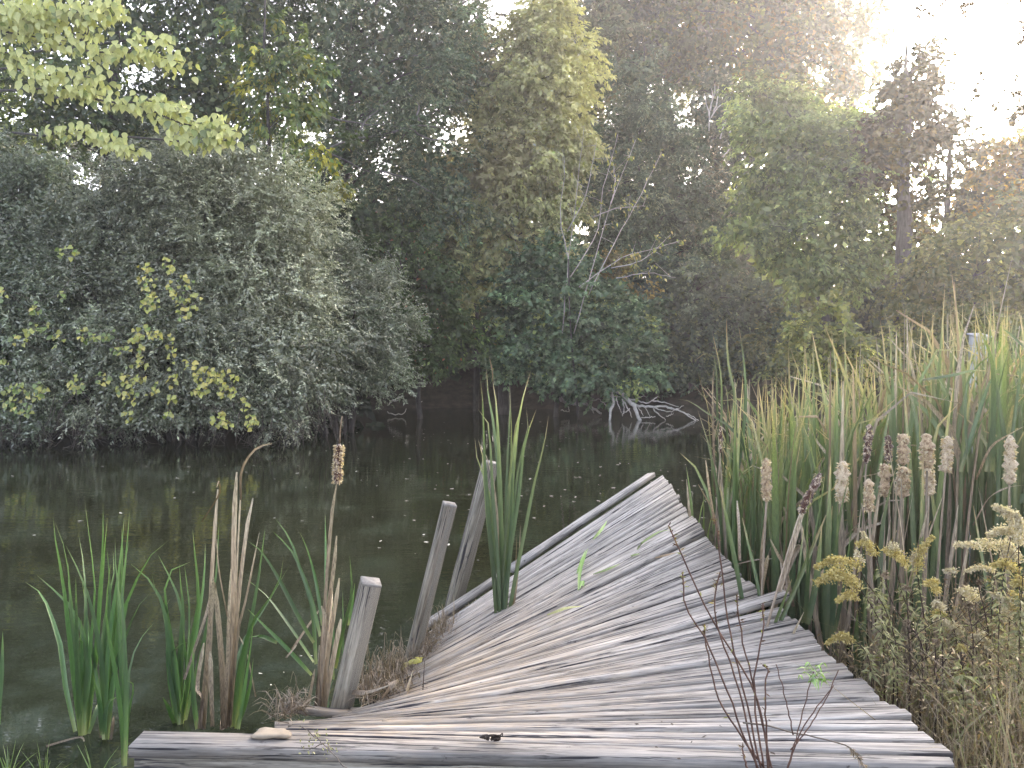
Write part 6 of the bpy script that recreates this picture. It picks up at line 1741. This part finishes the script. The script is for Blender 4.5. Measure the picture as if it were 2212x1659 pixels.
# seed clot on a thin stalk
root = thing('seed_stalk', onz(*zs(1295, 1120), 0.36), 'dark seed clot hanging on a thin upright stalk by the straw', 'seed stalk')
b0 = onz(*zs(1295, 1120), 0.36); b1 = at(*zs(1315, 790), b0[1])
V, f = tube_geo([b0, (b0 + b1) / 2, b1], [0.003, 0.0018], 5); obj('stem', V, f, M_DARKSTEM, root)
q = b0 + RNG.normal(size=(70, 3)) * np.array((0.014, 0.01, 0.014)) + np.array((0, 0, 0.012))
V, Fq = leaf_geo(q, RNG.normal(size=q.shape), RNG.normal(size=q.shape), 0.018, 0.007)
obj('seed_clot', V, Fq, M_CRUMPLED, root)['kind'] = 'stuff'

# grass tufts in the lower left corner
for x, y, n, sp, label in ((20, 1690, 16, 34, 'pale grass tuft at the corner of the bank'), (95, 1705, 22, 40, 'fuller pale grass tuft beside the corner tuft'), (205, 1700, 8, 60, 'straggling grass blades before the end of the front board')):
    d = 3.55
    b0 = at(x, y, d)
    root = thing('grass_tuft', b0, label, 'grass', 'grass tufts on the near bank')
    for k in range(n):
        a = RNG.normal(0, 0.9)
        e = at(x + sp * a * 1.1, y - RNG.uniform(25, 110) * (1.1 - 0.25 * abs(a)), d + RNG.normal(0, 0.1))
        blade(root, [b0 + RNG.normal(size=3) * 0.01, b0 * 0.5 + e * 0.5 + np.array((0, 0, 0.02)), e], 0.008, mat=M_GRASS, n=6, nm='blade', base=0.8, taper=0.9)
for pts, label in (([(100, 1612), (140, 1600), (175, 1592), (182, 1602)], 'pale dry reed floating at the foot of the farthest green clump'), ([(262, 1632), (300, 1616), (318, 1624)], 'pale dry reed lying by the left end of the front board')):
    P = [onz(x, y, 0.012) for x, y in pts]
    root = thing('dry_reed', P[0], label, 'reed')
    blade(root, P, 0.014, wdir=(0, 1, 0.3), mat=M_TAN, n=8, nm='blade', base=1, taper=0.3, tip=.3)

# ------------------------------------------------------------------ floating leaves on the pond
ME_FL = mesh_data('floating_leaf', [(0, 0, 0.002), (0.025, 0.016, 0.006), (0.06, 0.012, 0.003), (0.075, 0, 0.008), (0.055, -0.014, 0.004), (0.02, -0.013, 0.003)], [(0, 1, 2, 3, 4, 5)], M_FLOAT)
zone = [(60, 1000, 1500, 1010), (700, 900, 1540, 1180), (1180, 930, 1540, 1100), (0, 990, 700, 1130), (900, 900, 1500, 960), (700, 1000, 1100, 1250), (0, 1130, 120, 1560), (560, 1300, 700, 1500)]
made = 0
while made < 190:
    x0, y0, x1, y1 = zone[RNG.choice(len(zone), p=[.06, .34, .26, .08, .12, .08, .02, .04])]
    x, y = RNG.uniform(x0, x1), RNG.uniform(y0, y1)
    p = onz(x, y, 0.0)
    if pond_sd(p[:1], p[1:2])[0] > -0.3 or p[1] > 27: continue
    o = bpy.data.objects.new('floating_leaf', ME_FL); COL.objects.link(o)
    o.location = (p[0], p[1], 0.003); o.rotation_euler = (0, 0, RNG.uniform(0, 6.28)); s = RNG.uniform(0.4, 1.05) * (1.0 if p[1] > 8 else 0.45); o.scale = (s, s, s)
    tag(o, 'small pale leaf floating on the dark pond', 'leaf', 'pale leaves floating on the pond')
    made += 1

# ------------------------------------------------------------------ haze box added for the veiling glare toward the sun
V, f = box_geo((0, 55, 12.0), (165, 0, 0), (0, 120, 0), (0, 0, 14.0))
m, nt, out = new_mat('haze')
pv = N(nt, 'ShaderNodeVolumePrincipled')
pv.inputs['Color'].default_value = (0.93, 0.92, 0.95, 1)
pv.inputs['Density'].default_value = 0.0018
pv.inputs['Anisotropy'].default_value = 0.64
nt.links.new(pv.outputs[0], out.inputs['Volume'])
tag(obj('haze', V, f, m), 'thin haze volume added for the glare toward the sun', None, None, 'stuff')
